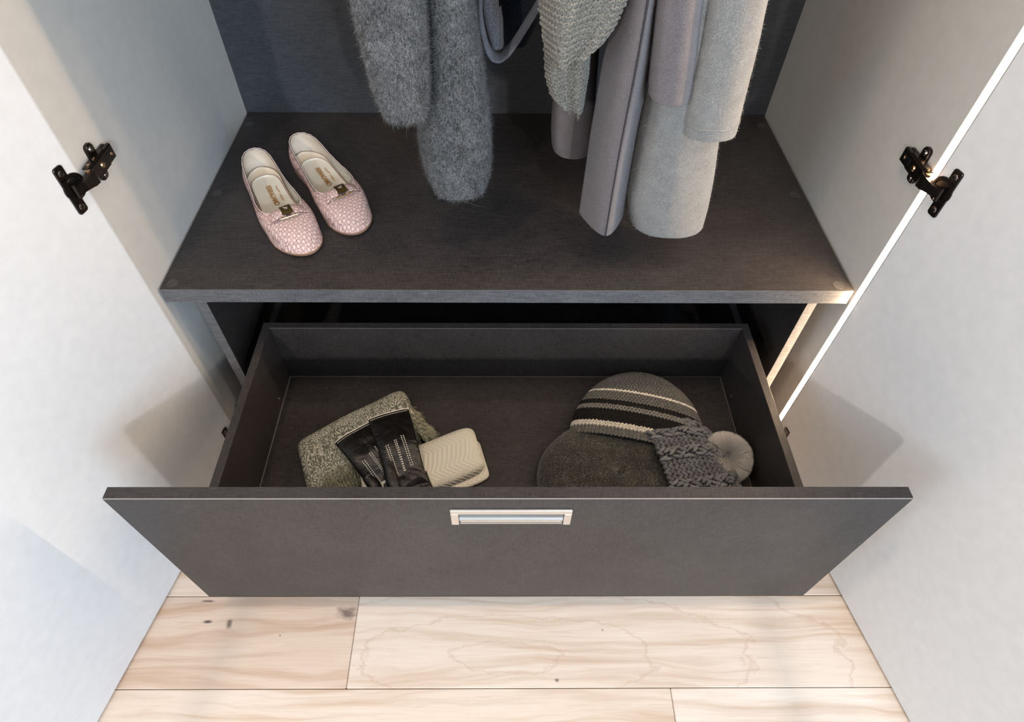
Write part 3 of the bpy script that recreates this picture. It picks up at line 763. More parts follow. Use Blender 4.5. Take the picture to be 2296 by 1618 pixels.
def hook(root, x, y):
    """wooden hanger and steel hook above the picture"""
    b = MB(); th = np.linspace(-math.pi*.15, math.pi*1.1, 16)
    pth = np.stack([np.full(16, x), y+.018*np.cos(th), ZTOP+.075+.018*np.sin(th)], -1); pth = np.vstack([[(x, y-.0, ZTOP-.02)], pth[::-1]])
    v_, f_ = sweep(pth, .002, 6, up=(1, 0, 0)); b.add(v_, f_.tolist()); b.build('hanger_hook', M_chrome, root)
ROD = (.22, ZTOP+.07)
b = MB(); b.cyl((XL, ROD[0], ROD[1]), (XR, ROD[0], ROD[1]), .0125, n=24); b.build('hanging_rail', M_nickel, ward)

M_moh = melange('mohair', (.022, .023, .025), (.21, .21, .213), 620, stretch=(1, 1, .4), contrast=(.36, .66), big=.3)
t = NT('mohair_fibre'); M_mohF = t.out(t.n('ShaderNodeAttribute', attribute_name='Col').outputs['Color'], .8, spec=.1)
M_felt = melange('grey_blue_wool', (.10, .105, .13), (.26, .265, .30), 1300)
M_navy = melange('navy_cloth', (.010, .014, .022), (.03, .038, .055), 900)
M_mauve = melange('mauve_knit', (.085, .074, .079), (.28, .245, .255), 1900, knit=1, stretch=(1, 1, .5), uvk=(4800, 4000), contrast=(.30, .62))
M_light = melange('light_grey_knit', (.13, .127, .120), (.47, .455, .43), 1600, knit=1, stretch=(1, 1, .5), uvk=(4500, 3800), contrast=(.24, .72), big=.22)
M_scarfk = melange('taupe_yarn', (.105, .098, .083), (.25, .235, .20), 700, contrast=(.36, .6))
M_fib = melange('pale_fibre', (.35, .34, .33), (.6, .58, .56), 300)

coat = thing('mohair_coat', 'fuzzy mid-grey mohair coat, leftmost of the hanging clothes, beside the pink shoes', 'coat', (.39, .2, Z+.12), 'clothes hanging from the rail')
o1, G1 = tube_garment('coat_front', M_moh, coat, [(0, 788, 955), (60, 803, 959), (120, 818, 962), (180, 833, 963), (215, 845, 963), (235, 858, 962), (243, 866, 960)], .070, .034, 3.0, .03, 1)
fuzz('fibres', G1, 150000, .0060, .00022, o1, M_mohF, Z+.80, 1, down=.55, out=.10, spread=.8, curl=.5, colr=(.025, .36), flat=True, long_frac=.004, long_mul=3.5)
o2, G2 = tube_garment('sleeve', M_moh, coat, [(0, 962, 1066), (60, 964, 1072), (150, 966, 1086), (215, 960, 1094), (250, 938, 1099), (290, 936, 1102), (350, 946, 1103), (385, 958, 1100), (402, 972, 1090)], .125, .048, 2.5, .03, 2)
fuzz('fibres', G2, 175000, .0060, .00022, o2, M_mohF, Z+.80, 2, down=.55, out=.10, spread=.8, curl=.5, colr=(.025, .36), flat=True, long_frac=.004, long_mul=3.5)
tube_garment('coat_back', M_moh, coat, [(0, 850, 955), (100, 862, 960), (170, 872, 960)], .25, .11, 2.4, .03, 12)
hook(coat, .40, .2)

belted = thing('belted_coat', 'blue-grey wool coat with a hanging belt loop, between the mohair coat and the scarf', 'coat', (.52, .3, Z+.3), 'clothes hanging from the rail')
tube_garment('coat_edge', M_felt, belted, [(0, 1078, 1118), (40, 1084, 1121), (80, 1094, 1128), (95, 1104, 1131)], .24, .022, 2.3, .02, 3)
tube_garment('dark_inner_panel', M_navy, belted, [(-60, 1100, 1215), (0, 1108, 1212), (40, 1112, 1208), (75, 1118, 1190), (84, 1124, 1180)], .31, .035, 2.6, .03, 4)  # near-black blue panel behind the belt loop
bp = [(1076, 20), (1082, 70), (1090, 108), (1102, 128), (1120, 134), (1140, 118), (1160, 88), (1182, 52), (1205, 16), (1230, -30), (1250, -80)]
pts = np.array([px(u, v, 1, .215) for u, v in bp]); tt_ = np.linspace(0, 1, len(pts)); ti = np.linspace(0, 1, 60)
pth = np.stack([np.interp(ti, tt_, np.convolve(np.pad(pts[:, k], 1, 'edge'), [.2, .6, .2], 'valid')) for k in range(3)], -1)
ker = np.hanning(7); ker /= ker.sum(); pth = np.stack([np.convolve(np.pad(pth[:, k], 3, 'edge'), ker, 'valid') for k in range(3)], -1)
top_ = [[pth[0, 0], pth[0, 1], ZTOP]]; pth = np.vstack([np.linspace((pth[0, 0]+.0, pth[0, 1], ZTOP-.2), pth[0], 12)[:-1], pth, np.linspace(pth[-1], (pth[-1, 0]+.05, pth[-1, 1], ZTOP-.2), 12)[1:]])
n_ = len(pth); b = MB(); T = np.gradient(pth, axis=0); T /= np.linalg.norm(T, axis=1)[:, None]; A = np.cross(T, (0, 1, 0)); A /= np.linalg.norm(A, axis=1)[:, None]
R = []
for k in range(n_):
    for a_, c_ in ((-1, -1), (0, -1.35), (1, -1), (1.15, 0), (1, 1), (0, 1.35), (-1, 1), (-1.15, 0)): R.append(pth[k]+A[k]*a_*.0022+np.array([0, 1, 0])*c_*.013)
b.add(R, gridfaces(n_, 8, True).tolist()); b.build('belt', M_felt, belted, True)
hook(belted, .52, .22)

# chunky scarf: real stitches laid over a cloth surface
def ellips(nlat=5, nlon=6):
    la = np.linspace(-np.pi/2, np.pi/2, nlat+2)[1:-1]; lo = np.linspace(0, 2*np.pi, nlon, endpoint=False)
    V = [(-1., 0, 0)]+[(math.sin(a), math.cos(a)*math.cos(b_), math.cos(a)*math.sin(b_)) for a in la for b_ in lo]+[(1., 0, 0)]
    F = []
    for j in range(nlon): F.append((0, 1+(j+1) % nlon, 1+j, 0))
    for i in range(nlat-1):
        for j in range(nlon): F.append((1+i*nlon+j, 1+i*nlon+(j+1) % nlon, 1+(i+1)*nlon+(j+1) % nlon, 1+(i+1)*nlon+j))
    e = len(V)-1
    for j in range(nlon): F.append((1+(nlat-1)*nlon+j, 1+(nlat-1)*nlon+(j+1) % nlon, e, e))
    V = np.array(V); 
    tri = []
    for f in F:
        f = list(dict.fromkeys(f))
        tri += [(f[0], f[1], f[2])]+([(f[0], f[2], f[3])] if len(f) == 4 else [])
    return V, np.array(tri)
EV, EF = ellips(3, 6)
def stitches(name, C, Dv, Nv, L, Wd, H, m, parent, colr=None, jit=.15, seed=0):
    """C centres, Dv direction, Nv normal (n,3); one ellipsoid per half stitch"""
    r = np.random.default_rng(seed); n = len(C)
    Dv = Dv+r.normal(size=Dv.shape)*jit*.5; Dv /= np.linalg.norm(Dv, axis=1)[:, None]; B = np.cross(Nv, Dv); B /= np.linalg.norm(B, axis=1)[:, None]; N2 = np.cross(Dv, B)
    sc = 1+r.normal(size=(n, 1))*jit
    V = C[:, None]+(EV[None, :, :1]*L*sc[:, :, None])*Dv[:, None]+(EV[None, :, 1:2]*Wd)*B[:, None]+(EV[None, :, 2:]*H)*N2[:, None]
    F = EF[None]+(np.arange(n)*len(EV))[:, None, None]
    cc = None if colr is None else np.repeat(colr, len(EV), 0)
    o = fastmesh(name, V.reshape(-1, 3), F.reshape(-1, 3), m, parent, True, cc); o['kind'] = 'stuff'; return o
def grid_sample(G, iu, iv):
    """G (A,B,3) sampled at float indices, with tangents"""
    def at(a, b_):
        a = np.clip(a, 0, G.shape[0]-1.001); b_ = np.clip(b_, 0, G.shape[1]-1.001); i = a.astype(int); j = b_.astype(int); s = (a-i)[:, None]; t_ = (b_-j)[:, None]
        return (G[i, j]*(1-t_)+G[i, j+1]*t_)*(1-s)+(G[i+1, j]*(1-t_)+G[i+1, j+1]*t_)*s
    P = at(iu, iv); du = at(iu+.6, iv)-at(iu-.6, iv); dv = at(iu, iv+.6)-at(iu, iv-.6)
    du /= np.linalg.norm(du, axis=1)[:, None]+1e-9; dv /= np.linalg.norm(dv, axis=1)[:, None]+1e-9
    N = np.cross(dv, du); N /= np.linalg.norm(N, axis=1)[:, None]+1e-9
    return P, du, dv, N
def knit_over(name, G, su, sv, m, parent, L, Wd, H, ang=.5, mode='v', colf=None, seed=0, off=.4, flipn=1, cen=None):
    """cover an open grid with V stitches; su, sv = spacing in metres along rows (axis 0) and columns (axis 1)"""
    lu = np.linalg.norm(np.diff(G[:, G.shape[1]//2], axis=0), axis=1).sum(); lv = np.linalg.norm(np.diff(G[G.shape[0]//2], axis=0), axis=1).sum()
    nu = max(2, int(lu/su)); nv = max(2, int(lv/sv)); Cs, Ds, Ns, Cl = [], [], [], []
    cu_ = np.r_[0, np.cumsum(np.linalg.norm(np.diff(G[:, G.shape[1]//2], axis=0), axis=1))]
    for i in range(nu):
        iu0 = float(np.interp((i+.5)/nu*cu_[-1], cu_, np.arange(len(cu_)))); rowp = G[min(len(G)-1, int(round(iu0)))]
        cv_ = np.r_[0, np.cumsum(np.linalg.norm(np.diff(rowp, axis=0), axis=1))]; nv = max(2, int(cv_[-1]/sv)); j = np.arange(nv)+.5
        for hlf in (-1, 1):
            iu = np.full(nv, iu0); iv = np.interp((j+hlf*.23+(.5*(i % 2) if mode == 'garter' else 0))/nv*cv_[-1], cv_, np.arange(len(cv_)))
            P, du, dv, N = grid_sample(G, iu, iv)
            N = N*flipn if cen is None else N*np.sign(((P-np.array(cen))*N).sum(1, keepdims=True)+1e-9)
            if mode == 'garter': D = dv*math.cos(ang)+du*hlf*math.sin(ang)*(1 if i % 2 else -1)
            else: D = du*math.cos(ang)+dv*hlf*math.sin(ang)
            Cs.append(P+N*H*off); Ds.append(D); Ns.append(N)
            if colf is not None: Cl.append(np.array([colf(iu0/(len(G)-1), k/nv) for k in j]))
    return stitches(name, np.concatenate(Cs), np.concatenate(Ds), np.concatenate(Ns), L, Wd, H, m, parent, np.concatenate(Cl) if colf is not None else None, seed=seed)
scarf = thing('chunky_scarf', 'taupe garter-knit scarf with ragged ends hanging before the mauve coat', 'scarf', (.6, .1, Z+.3), 'clothes hanging from the rail')
def cloth(polyL, polyR, y0, wob, seed, n=40, mcol=30, thick=.006, yb=.0):
    """flap between two pixel edge lines at depth y0, with waves"""
    L_ = np.array([px(u, v, 1, y0) for u, v in polyL]); R_ = np.array([px(u, v, 1, y0) for u, v in polyR])
    ti = np.linspace(0, 1, n)
    def rs(P): s = np.r_[0, np.cumsum(np.linalg.norm(np.diff(P, axis=0), axis=1))]; s /= s[-1]; return np.stack([np.interp(ti, s, P[:, k]) for k in range(3)], -1)
    L_, R_ = rs(L_), rs(R_); c = np.linspace(0, 1, mcol)[None, :, None]
    G = L_[:, None]*(1-c)+R_[:, None]*c
    G[..., 1] += -wob*np.sin(np.pi*c[..., 0])+wob*.35*np.sin(c[..., 0]*9+seed+ti[:, None]*2)+yb*ti[:, None]
    return G
def sheet(name, G, thick, m, parent, nrm=(0, 1, 0)):
    A, B = G.shape[:2]; V = np.vstack([G.reshape(-1, 3), G.reshape(-1, 3)+np.array(nrm)*thick]); F = gridfaces(A, B); e = list(range(B))+[i*B+B-1 for i in range(1, A)]+[(A-1)*B+j for j in range(B-2, -1, -1)]+[i*B for i in range(A-2, 0, -1)]
    E_ = np.array([(e[(i+1) % len(e)], e[i], e[i]+A*B, e[(i+1) % len(e)]+A*B) for i in range(len(e))])
    return fastmesh(name, V, np.vstack([F, F[:, ::-1]+A*B, E_]), m, parent)
Gs = cloth([(1196, -260), (1203, -60), (1206, 0), (1212, 50), (1222, 105), (1236, 136)], [(1500, -260), (1425, -60), (1398, 0), (1376, 50), (1352, 84), (1318, 108)], .055, .028, 1.0)
o = sheet('scarf_flap', Gs, .012, M_scarfk, scarf)
knit_over('stitches', Gs[1:], .0062, .0058, M_scarfk, o, .0036, .0016, .0017, .55, 'garter', flipn=-1, seed=1)
Gs2 = cloth([(1205, -260), (1212, 0), (1220, 110), (1223, 170), (1234, 208), (1262, 232)], [(1335, -260), (1328, 0), (1322, 110), (1318, 170), (1312, 208), (1308, 236)], .095, .022, 2.0)
o = sheet('scarf_end', Gs2, .016, M_scarfk, scarf)
knit_over('stitches', Gs2[2:], .0050, .0048, M_scarfk, o, .0030, .0013, .0014, .75, 'garter', flipn=-1, seed=2)
for GG, o_ in ((Gs, o), (Gs2, o)):
    fuzz('loose_yarn', GG[-2:], 90, .007, .0011, o_, M_scarfk, None, 5, down=1.0, out=.1, spread=.25, wrap=False, long_frac=0)
b = MB(); b.box((.50, .05, ZTOP-.08), (.68, .13, ZTOP-.06), .004); 
Pt = [Gs[0, 0], Gs[0, -1]]
GT = np.stack([np.linspace(Gs[0, j], (.55+.1*j/29, .16, ZTOP+.02), 12) for j in range(30)], 1); sheet('scarf_body', GT, .012, M_scarfk, scarf)
hook(scarf, .60, .17)

mauve = thing('mauve_coat', 'long mauve-grey smooth knit coat with dark seam line, right of the scarf', 'coat', (.65, .1, Z+.06), 'clothes hanging from the rail')
o, G = tube_garment('back_panel', M_mauve, mauve, [(0, 1250, 1350), (200, 1243, 1335), (270, 1236, 1330), (300, 1235, 1328), (318, 1238, 1326)], .20, .045, 2.4, .02, 6)
def ridge(ex, ey, ct, st):
    xs = .02; fy = np.where(ey < 0, -(1-np.abs((ex-xs)/np.where(ex < xs, -1-xs, 1-xs)).clip(0, 1)**1.7), ey*.6)
    return ex, np.where(st < 0, fy, ey*.6)
o, G = tube_garment('front_panel', M_mauve, mauve, [(0, 1384, 1476), (69, 1370, 1470), (138, 1352, 1462), (225, 1337, 1444), (311, 1323, 1427), (398, 1311, 1412), (450, 1303, 1404), (478, 1299, 1399)], .085, .050, 2.2, .006, 7, shape=ridge)
# dark seam along the ridge
sgx = [(1437, 0), (1428, 69), (1421, 125), (1410, 200), (1400, 260), (1384, 340), (1372, 400), (1358, 450), (1347, 505), (1344, 516)]
front = G[5:]; k_ = np.argmin(front[:, :, 1]+0*front[:, :, 0], axis=1); k_ = np.round(np.convolve(np.pad(k_.astype(float), 5, 'edge'), np.ones(11)/11, 'valid')).astype(int)
pth = front[np.arange(len(front)), k_]; pth = pth[:70]+np.array([0, -.0002, 0]); pth[:, 0] = np.convolve(np.pad(pth[:, 0], 6, 'edge'), np.ones(13)/13, 'valid')
v_, f_ = sweep(pth, .0011, 6, up=(0, 1, 0)); fastmesh('seam', v_, f_, plain('dark_seam_thread', (.035, .032, .036), .9), mauve)
fuzz('fibres', G, 1500, .0020, .00012, o, M_fib, Z+.4, 3, down=.3, long_frac=0)
o, G = tube_garment('sleeve', M_mauve, mauve, [(0, 1474, 1572), (100, 1464, 1562), (150, 1458, 1555), (195, 1454, 1548), (207, 1456, 1545)], .045, .030, 2.3, .015, 8)
fuzz('fibres', G, 1000, .0020, .00012, o, M_fib, Z+.45, 4, down=.3, long_frac=0)
tube_garment('coat_body', M_mauve, mauve, [(0, 1392, 1440), (150, 1378, 1430), (235, 1372, 1425)], .245, .115, 2.4, .02, 13)
hook(mauve, .66, .2)

lightg = thing('light_grey_cardigan', 'long light-grey wool knit cardigan, rightmost of the hanging clothes', 'cardigan', (.78, .1, Z+.03), 'clothes hanging from the rail')
o, G = tube_garment('body', M_light, lightg, [(0, 1500, 1625), (150, 1470, 1622), (230, 1450, 1618), (300, 1434, 1611), (380, 1420, 1600), (440, 1408, 1588), (470, 1408, 1580), (490, 1418, 1574)], .075, .042, 2.5, .05, 9)
fuzz('fibres', G, 9000, .0028, .00014, o, M_fib, Z+.35, 5, down=.3, long_frac=.02)
o, G = tube_garment('sleeve', M_light, lightg, [(0, 1572, 1712), (50, 1566, 1704), (100, 1556, 1693), (180, 1538, 1673), (240, 1524, 1658), (265, 1520, 1653), (280, 1522, 1649)], .050, .036, 2.5, .03, 10)
fuzz('fibres', G, 8000, .0028, .00014, o, M_fib, Z+.45, 6, down=.3, long_frac=.02)
b = MB(); pth = G[5+2]+(G[5+2]-G[5+2].mean(0))*.012; pth = np.vstack([pth, pth[:1]]); v_, f_ = sweep(pth, .0007, 5); fastmesh('hem_stitching', v_, f_, M_light, o)
tube_garment('cardigan_back', M_light, lightg, [(0, 1560, 1640), (200, 1535, 1620)], .26, .12, 2.4, .02, 14)
hook(lightg, .78, .2)
#PART3
# ------------------------------------------------------------------ things in the drawer
D0 = DB+.0002
def gp(u, v, h=0.0): return px(u, v, 2, D0+h)
def uvmesh(name, G, UV, m, parent, wrap=True, flip=False):
    A, B = G.shape[:2]; F = gridfaces(A, B, wrap)
    if flip: F = F[:, ::-1]
    o = fastmesh(name, G.reshape(-1, 3), F, m, parent)
    me = o.data; l = me.uv_layers.new(name='UVMap'); vi = np.empty(len(me.loops), dtype=np.int32); me.loops.foreach_get('vertex_index', vi)
    l.data.foreach_set('uv', UV.reshape(-1, 2).astype(np.float32)[vi].ravel()); return o
def bundle_grid(c, ax, L, W_, H, z0, n=56, nth=64, e=3.2, endp=5, seed=0, amp=.004, skew=0.0):
    """soft folded bundle lying flat: c centre xy, ax direction, half length, half width, full height"""
    ax = np.array([ax[0], ax[1]], float); ax /= np.linalg.norm(ax); sd = np.array([-ax[1], ax[0]])
    s = -np.cos(np.linspace(0.02, np.pi-.02, n)); s = np.sign(s)*np.abs(s)**.8; th = np.linspace(0, 2*np.pi, nth, endpoint=False)
    pr = (1-np.abs(s)**endp).clip(0)**(1/2.6)
    ct, st = np.cos(th), np.sin(th); ex = np.sign(ct)*np.abs(ct)**(2/e); ey = np.sign(st)*np.abs(st)**(2/e)
    x = s[:, None]*L+skew*ex[None]*W_; y = ex[None]*W_*(.62+.38*pr[:, None]); z = z0+H/2+ey[None]*H/2*pr[:, None]
    P = np.stack([c[0]+ax[0]*x+sd[0]*y, c[1]+ax[1]*x+sd[1]*y, z], -1)
    nz = vnoise(P, 38, seed)*amp+vnoise(P, 90, seed+1)*amp*.35
    top = (P[..., 2]-z0)/H
    P[..., 2] += nz*smoothstep(top, .1, .9); P[..., :2] += (vnoise(P, 50, seed+3)*amp*.8)[..., None]*sd
    P[..., 2] = np.maximum(P[..., 2], z0)
    return P, np.stack([x*0+s[:, None]*L, (th[None]+0*s[:, None])/(2*np.pi)*(W_*4+H*2)], -1)
# patterned shawl
t = NT('floral_jacquard'); v = t.coord((1, 1, 1), kind='UV'); wv = t.noise(v, 90, 2); 
vo = t.n('ShaderNodeTexVoronoi', feature='F1'); vo.inputs['Scale'].default_value = 42; vo.inputs['Randomness'].default_value = .45; t.l(v, vo.inputs['Vector'])
sub = t.n('ShaderNodeVectorMath', operation='SUBTRACT'); t.l(v, sub.inputs[0]); t.l(vo.outputs['Position'], sub.inputs[1])
sp = t.n('ShaderNodeSeparateXYZ'); t.l(sub.outputs[0], sp.inputs[0])
ang = t.math('ARCTAN2', sp.outputs[1], sp.outputs[0])
pet = t.math('SINE', t.math('MULTIPLY', ang, 9))
r_ = vo.outputs['Distance']
flower = t.math('MULTIPLY', t.math('GREATER_THAN', pet, -.1), t.math('LESS_THAN', r_, .43))
ringf = t.math('LESS_THAN', t.math('ABSOLUTE', t.math('SUBTRACT', r_, .17)), .035)
leafn = t.noise(t.coord((1, 1, 1), kind='UV'), 330, 1, .5, 1.5)
leaf = t.math('GREATER_THAN', leafn, .545)
f = t.math('MAXIMUM', t.math('MULTIPLY', flower, t.math('LESS_THAN', ringf, .5)), t.math('MULTIPLY', leaf, t.math('GREATER_THAN', r_, .40)))
tw = t.noise(t.coord((2200, 600, 1), kind='UV'), 1, 1)
f = t.math('MULTIPLY', f, t.ramp(tw, [(.32, (.35,)*3), (.5, (1,)*3)]))
cc = t.mix(f, (.115, .118, .09), (.50, .475, .395)); M_floral = t.out(cc, .85, t.bump(f, .4, .0008), spec=.15)
M_fringe = melange('olive_fringe', (.12, .12, .08), (.42, .41, .30), 500)
shawl_a = (gp(655, 1018, .03)+gp(705, 1095, .02))/2; shawl_b = (gp(893, 885, .03)+gp(968, 975, .02))/2
c_ = (shawl_a+shawl_b)/2; ax_ = (shawl_b-shawl_a)[:2]; L_ = np.linalg.norm(ax_)/2
shawl = thing('patterned_shawl', 'folded grey-green floral shawl with fringe, under the black gloves in the drawer', 'shawl', (c_[0], c_[1], DB))
G, UV = bundle_grid(c_, ax_, L_, .052, .050, D0, seed=2, amp=.0045, skew=.12, endp=12, e=4.0)
so = uvmesh('folded_cloth', G, UV, M_floral, shawl)
G2, UV2 = bundle_grid(c_-np.array([ -.004, .010, 0]), ax_, L_*.985, .050, .020, D0, seed=5, amp=.002, skew=.15)
uvmesh('lower_fold', G2, UV2, M_floral, shawl)
def fringe(name, P0s, D, ln, wd, count, parent, m, seed, drop=.75):
    r = np.random.default_rng(seed); s = r.random(count)*(len(P0s)-1.001); i = s.astype(int); fr = (s-i)[:, None]
    P = P0s[i]*(1-fr)+P0s[i+1]*fr+r.normal(size=(count, 3))*.0016
    d = np.array(D)+r.normal(size=(count, 3))*.28; d /= np.linalg.norm(d, axis=1)[:, None]; L = ln*(.6+.6*r.random((count, 1)))
    side = np.cross(d, r.normal(size=(count, 3))+np.array([0, -.5, 1.])); side /= np.linalg.norm(side, axis=1)[:, None]
    pts = [P+d*L*q+np.array([0, 0, -1.])*L*q*q*drop+np.sin(q*6+r.random((count, 1))*6)*side*.0012 for q in (0, .3, .6, .85, 1)]
    for p in pts: p[:, 2] = np.maximum(p[:, 2], D0+.0006)
    V = np.stack([x for q, k in zip(pts, (1, 1, .9, .7, .3)) for x in (q-side*wd*k/2, q+side*wd*k/2)], 1); base = (np.arange(count)*10)[:, None]
    F = np.concatenate([base+np.array([a_, a_+1, a_+3, a_+2]) for a_ in (0, 2, 4, 6)], 0)
    o = fastmesh(name, V.reshape(-1, 3), F, m, parent); o['kind'] = 'stuff'; return o
axn = ax_/np.linalg.norm(ax_); sdn = np.array([-axn[1], axn[0]])
def on(s, w_, h): q = c_[:2]+axn*L_*s-sdn*w_; return np.array([q[0], q[1], D0+h])
for k, (h, w_) in enumerate(((.046, .040), (.032, .050), (.020, .052))):
    fringe('fringe', np.array([on(s, w_, h) for s in np.linspace(-.78, .15, 24)]), (-sdn[0]*.8, -sdn[1]*.8, -.1), .017, .0009, 1500, shawl, M_fringe, 10+k)
for k, (h, s0) in enumerate(((.044, .80), (.030, .92))):
    fringe('fringe', np.array([on(s0+.06*abs(w_)/.04, w_, h) for w_ in np.linspace(-.012, .048, 16)]), (axn[0]*.6-sdn[0]*.7, axn[1]*.6-sdn[1]*.7, -.1), .020, .0009, 1200, shawl, M_fringe, 20+k)
# cream scarf
t = NT('cream_zigzag_knit'); sp = t.n('ShaderNodeSeparateXYZ'); t.l(t.coord((1, 1, 1), kind='UV'), sp.inputs[0])
tri = t.math('ABSOLUTE', t.math('SUBTRACT', t.math('FRACT', t.math('MULTIPLY', sp.outputs[1], 26)), .5))
sn = t.math('SINE', t.math('MULTIPLY', t.math('ADD', sp.outputs[0], t.math('MULTIPLY', tri, .030)), 780))
fn = t.noise(t.coord((1, 1, 1)), 900, 2)
h_ = t.math('ADD', t.math('MULTIPLY', sn, .5), t.math('MULTIPLY', fn, .4))
M_cream = t.out(t.mix(t.math('MULTIPLY', t.math('ADD', t.math('MULTIPLY', sn, .5), .5), .6), (.56, .53, .45), (.66, .63, .55)), .9, t.bump(h_, .45, .0014), spec=.1)
a_ = (gp(945, 1005, .03)+gp(968, 1092, .02))/2; b_ = (gp(1045, 962, .03)+gp(1090, 1048, .02))/2
c2 = (a_+b_)/2; ax2 = (b_-a_)[:2]; ax2n = ax2/np.linalg.norm(ax2); c2 = c2-np.r_[ax2n*.05, 0]; 
cream = thing('cream_scarf', 'rolled cream zigzag-knit scarf sticking out from under the black gloves', 'scarf', (c2[0], c2[1], DB))
G, UV = bundle_grid(c2, ax2, np.linalg.norm(ax2)/2+.056, .043, .040, D0+.002, seed=8, amp=.003, skew=.10, endp=9)
uvmesh('rolled_cloth', G, UV, M_cream, cream)
G, UV = bundle_grid(c2+np.array([.008, -.010, 0]), ax2, np.linalg.norm(ax2)/2+.056, .040, .014, D0, seed=9, amp=.0012, skew=.10, endp=12)
uvmesh('under_layer', G, UV, M_cream, cream)

# leather gloves
M_leather = None
t = NT('black_leather'); v = t.coord(); f1 = t.noise(t.coord((1, 1, 1)), 45, 3, .5, .8); f2 = t.noise(v, 700, 2)
M_leather = t.out((.006, .005, .005), t.math('ADD', t.math('MULTIPLY', f1, .25), .22), t.bump(t.math('ADD', t.math('MULTIPLY', f1, 1.0), t.math('MULTIPLY', f2, .06)), .55, .005), spec=.32)
M_thread = plain('white_thread', (.72, .68, .60), .7)
def glove(label, cl, cr_, bl, br, h0, h1, seed, hs, lname='glove'):
    """cuff corners and a pair of lower corners (points), heights over the drawer bottom"""
    cl, cr_, bl, br = (np.array(q[:2]) for q in (cl, cr_, bl, br))
    cc_ = (cl+cr_)/2; bb = (bl+br)/2; ax = bb-cc_; Lb = np.linalg.norm(ax); ax /= Lb; sd = cr_-cl; w0 = np.linalg.norm(sd)/2; sd /= w0*2
    root = thing('glove', label, 'glove', (cc_[0], cc_[1], DB), 'black leather gloves')
    w1 = np.linalg.norm(br-bl)/2; n, nth = 50, 48; LP = Lb*1.02
    s = np.linspace(0, 1, n); th = np.linspace(0, 2*np.pi, nth, endpoint=False)
    wd = w0+(w1-w0)*smoothstep(s, .0, .9); hh = .0045+.0035*smoothstep(s, .0, .5)
    zc = hs(s)
    ct, st = np.cos(th), np.sin(th); ex = np.sign(ct)*np.abs(ct)**(2/3.); ey = np.sign(st)*np.abs(st)**(1.0)
    x = wd[:, None]*ex; z = zc[:, None]+hh[:, None]*ey
    P = np.stack([cc_[0]+ax[0]*LP*s[:, None]+sd[0]*x, cc_[1]+ax[1]*LP*s[:, None]+sd[1]*x, D0+z], -1)
    wr = vnoise(P*np.array([1, .55, 1]), 95, seed)*.0028+vnoise(P, 220, seed+4)*.0009
    P[..., 2] += wr*(ey > 0)
    inn = P[0].copy(); cm = P[0].mean(0); rings = []
    for k, (q, dy) in enumerate(((.90, .03), (.93, .004))):
        r0 = cm+(P[0]-cm)*np.array([q, q, .55]); r0[:, :2] += ax*dy; rings.append(r0)
    G = np.concatenate([np.array(rings), P])
    G = np.concatenate([G, (P[-1].mean(0)+(P[-1]-P[-1].mean(0))*.6+np.r_[ax*.006, 0])[None]])
    palm = fastmesh('palm', G.reshape(-1, 3), gridfaces(len(G), nth, True), M_leather, root)
    top = P[0, :nth//2+1]; v_, f_ = sweep(top+np.array([0, 0, .0008]), .0009, 6, up=(ax[0], ax[1], 0)); fastmesh('cuff_piping', v_, f_, M_thread, root)
    def surf(sv, xr):   # point on the top of the glove
        i = np.clip(sv*(n-1), 0, n-1.001); k = int(i); fr = i-k; tt = math.acos(max(-1, min(1, math.copysign(abs(xr)**1.5, xr))))/(2*np.pi)*nth
        j = int(tt); g = tt-j; j2 = (j+1) % nth
        return (P[k, j]*(1-g)+P[k, j2]*g)*(1-fr)+(P[k+1, j]*(1-g)+P[k+1, j2]*g)*fr
    for xr0, xr1, s0, s1 in ((-.52, -.46, .46, .82), (-.08, -.02, .42, .80), (.34, .42, .38, .76)):
        for dx in (-.055, .055):
            b = MB(); m_ = 15
            for k in range(m_):
                a = s0+(s1-s0)*k/m_; a2 = a+(s1-s0)/m_*.55; xx = xr0+(xr1-xr0)*k/m_+dx
                b.cyl(surf(a, xx)+np.array([0, 0, .0004]), surf(a2, xx)+np.array([0, 0, .0004]), .0008, n=5)
            b.build('stitch_line', M_thread, palm)['kind'] = 'stuff'
    b = MB()
    for k in range(30):
        xx = -.93+1.86*k/30; b.cyl(surf(.028, xx)+np.array([0, 0, .0004]), surf(.028, xx+.034)+np.array([0, 0, .0004]), .0006, n=5)
    b.build('stitch_line', M_thread, palm)['kind'] = 'stuff'
    # fingers, curled slightly down to the drawer bottom, and the thumb
    pe = P[-1].mean(0)
    for k, (off, ln, r) in enumerate(((-.75, .055, .0095), (-.26, .068, .0105), (.24, .072, .0108), (.74, .062, .0102))):
        base = pe+np.r_[sd*w1*off, 0]-np.r_[ax*.022, 0]; base[2] = pe[2]+.0012
        tq = np.linspace(0, 1, 14); pth = base+np.outer(tq*(ln+.022), np.r_[ax+sd*off*.10, 0]); lo = D0+r*.75; pth[:, 2] = base[2]+(min(lo, base[2])-base[2])*smoothstep(tq, .1, .9)+.003*np.sin(tq*9+k)
        rad = r*np.sqrt(np.clip(1-(tq-.0)**8, .02, 1))*(1+.05*np.sin(tq*14+k)); v_, f_ = sweep(pth, rad, 14, .72); fastmesh('finger', v_, f_, M_leather, root)
    base = surf(.62, -.7)-np.array([0, 0, .006]); tq = np.linspace(0, 1, 12)
    pth = base+np.outer(tq*.055, np.r_[ax*.95-sd*.05, 0]); pth[:, 2] = np.maximum(D0+.009, pth[:, 2]-.010*tq); v_, f_ = sweep(pth, .0105*np.sqrt(np.clip(1-tq**7, .02, 1)), 12, .7); fastmesh('thumb', v_, f_, M_leather, root)
    return root
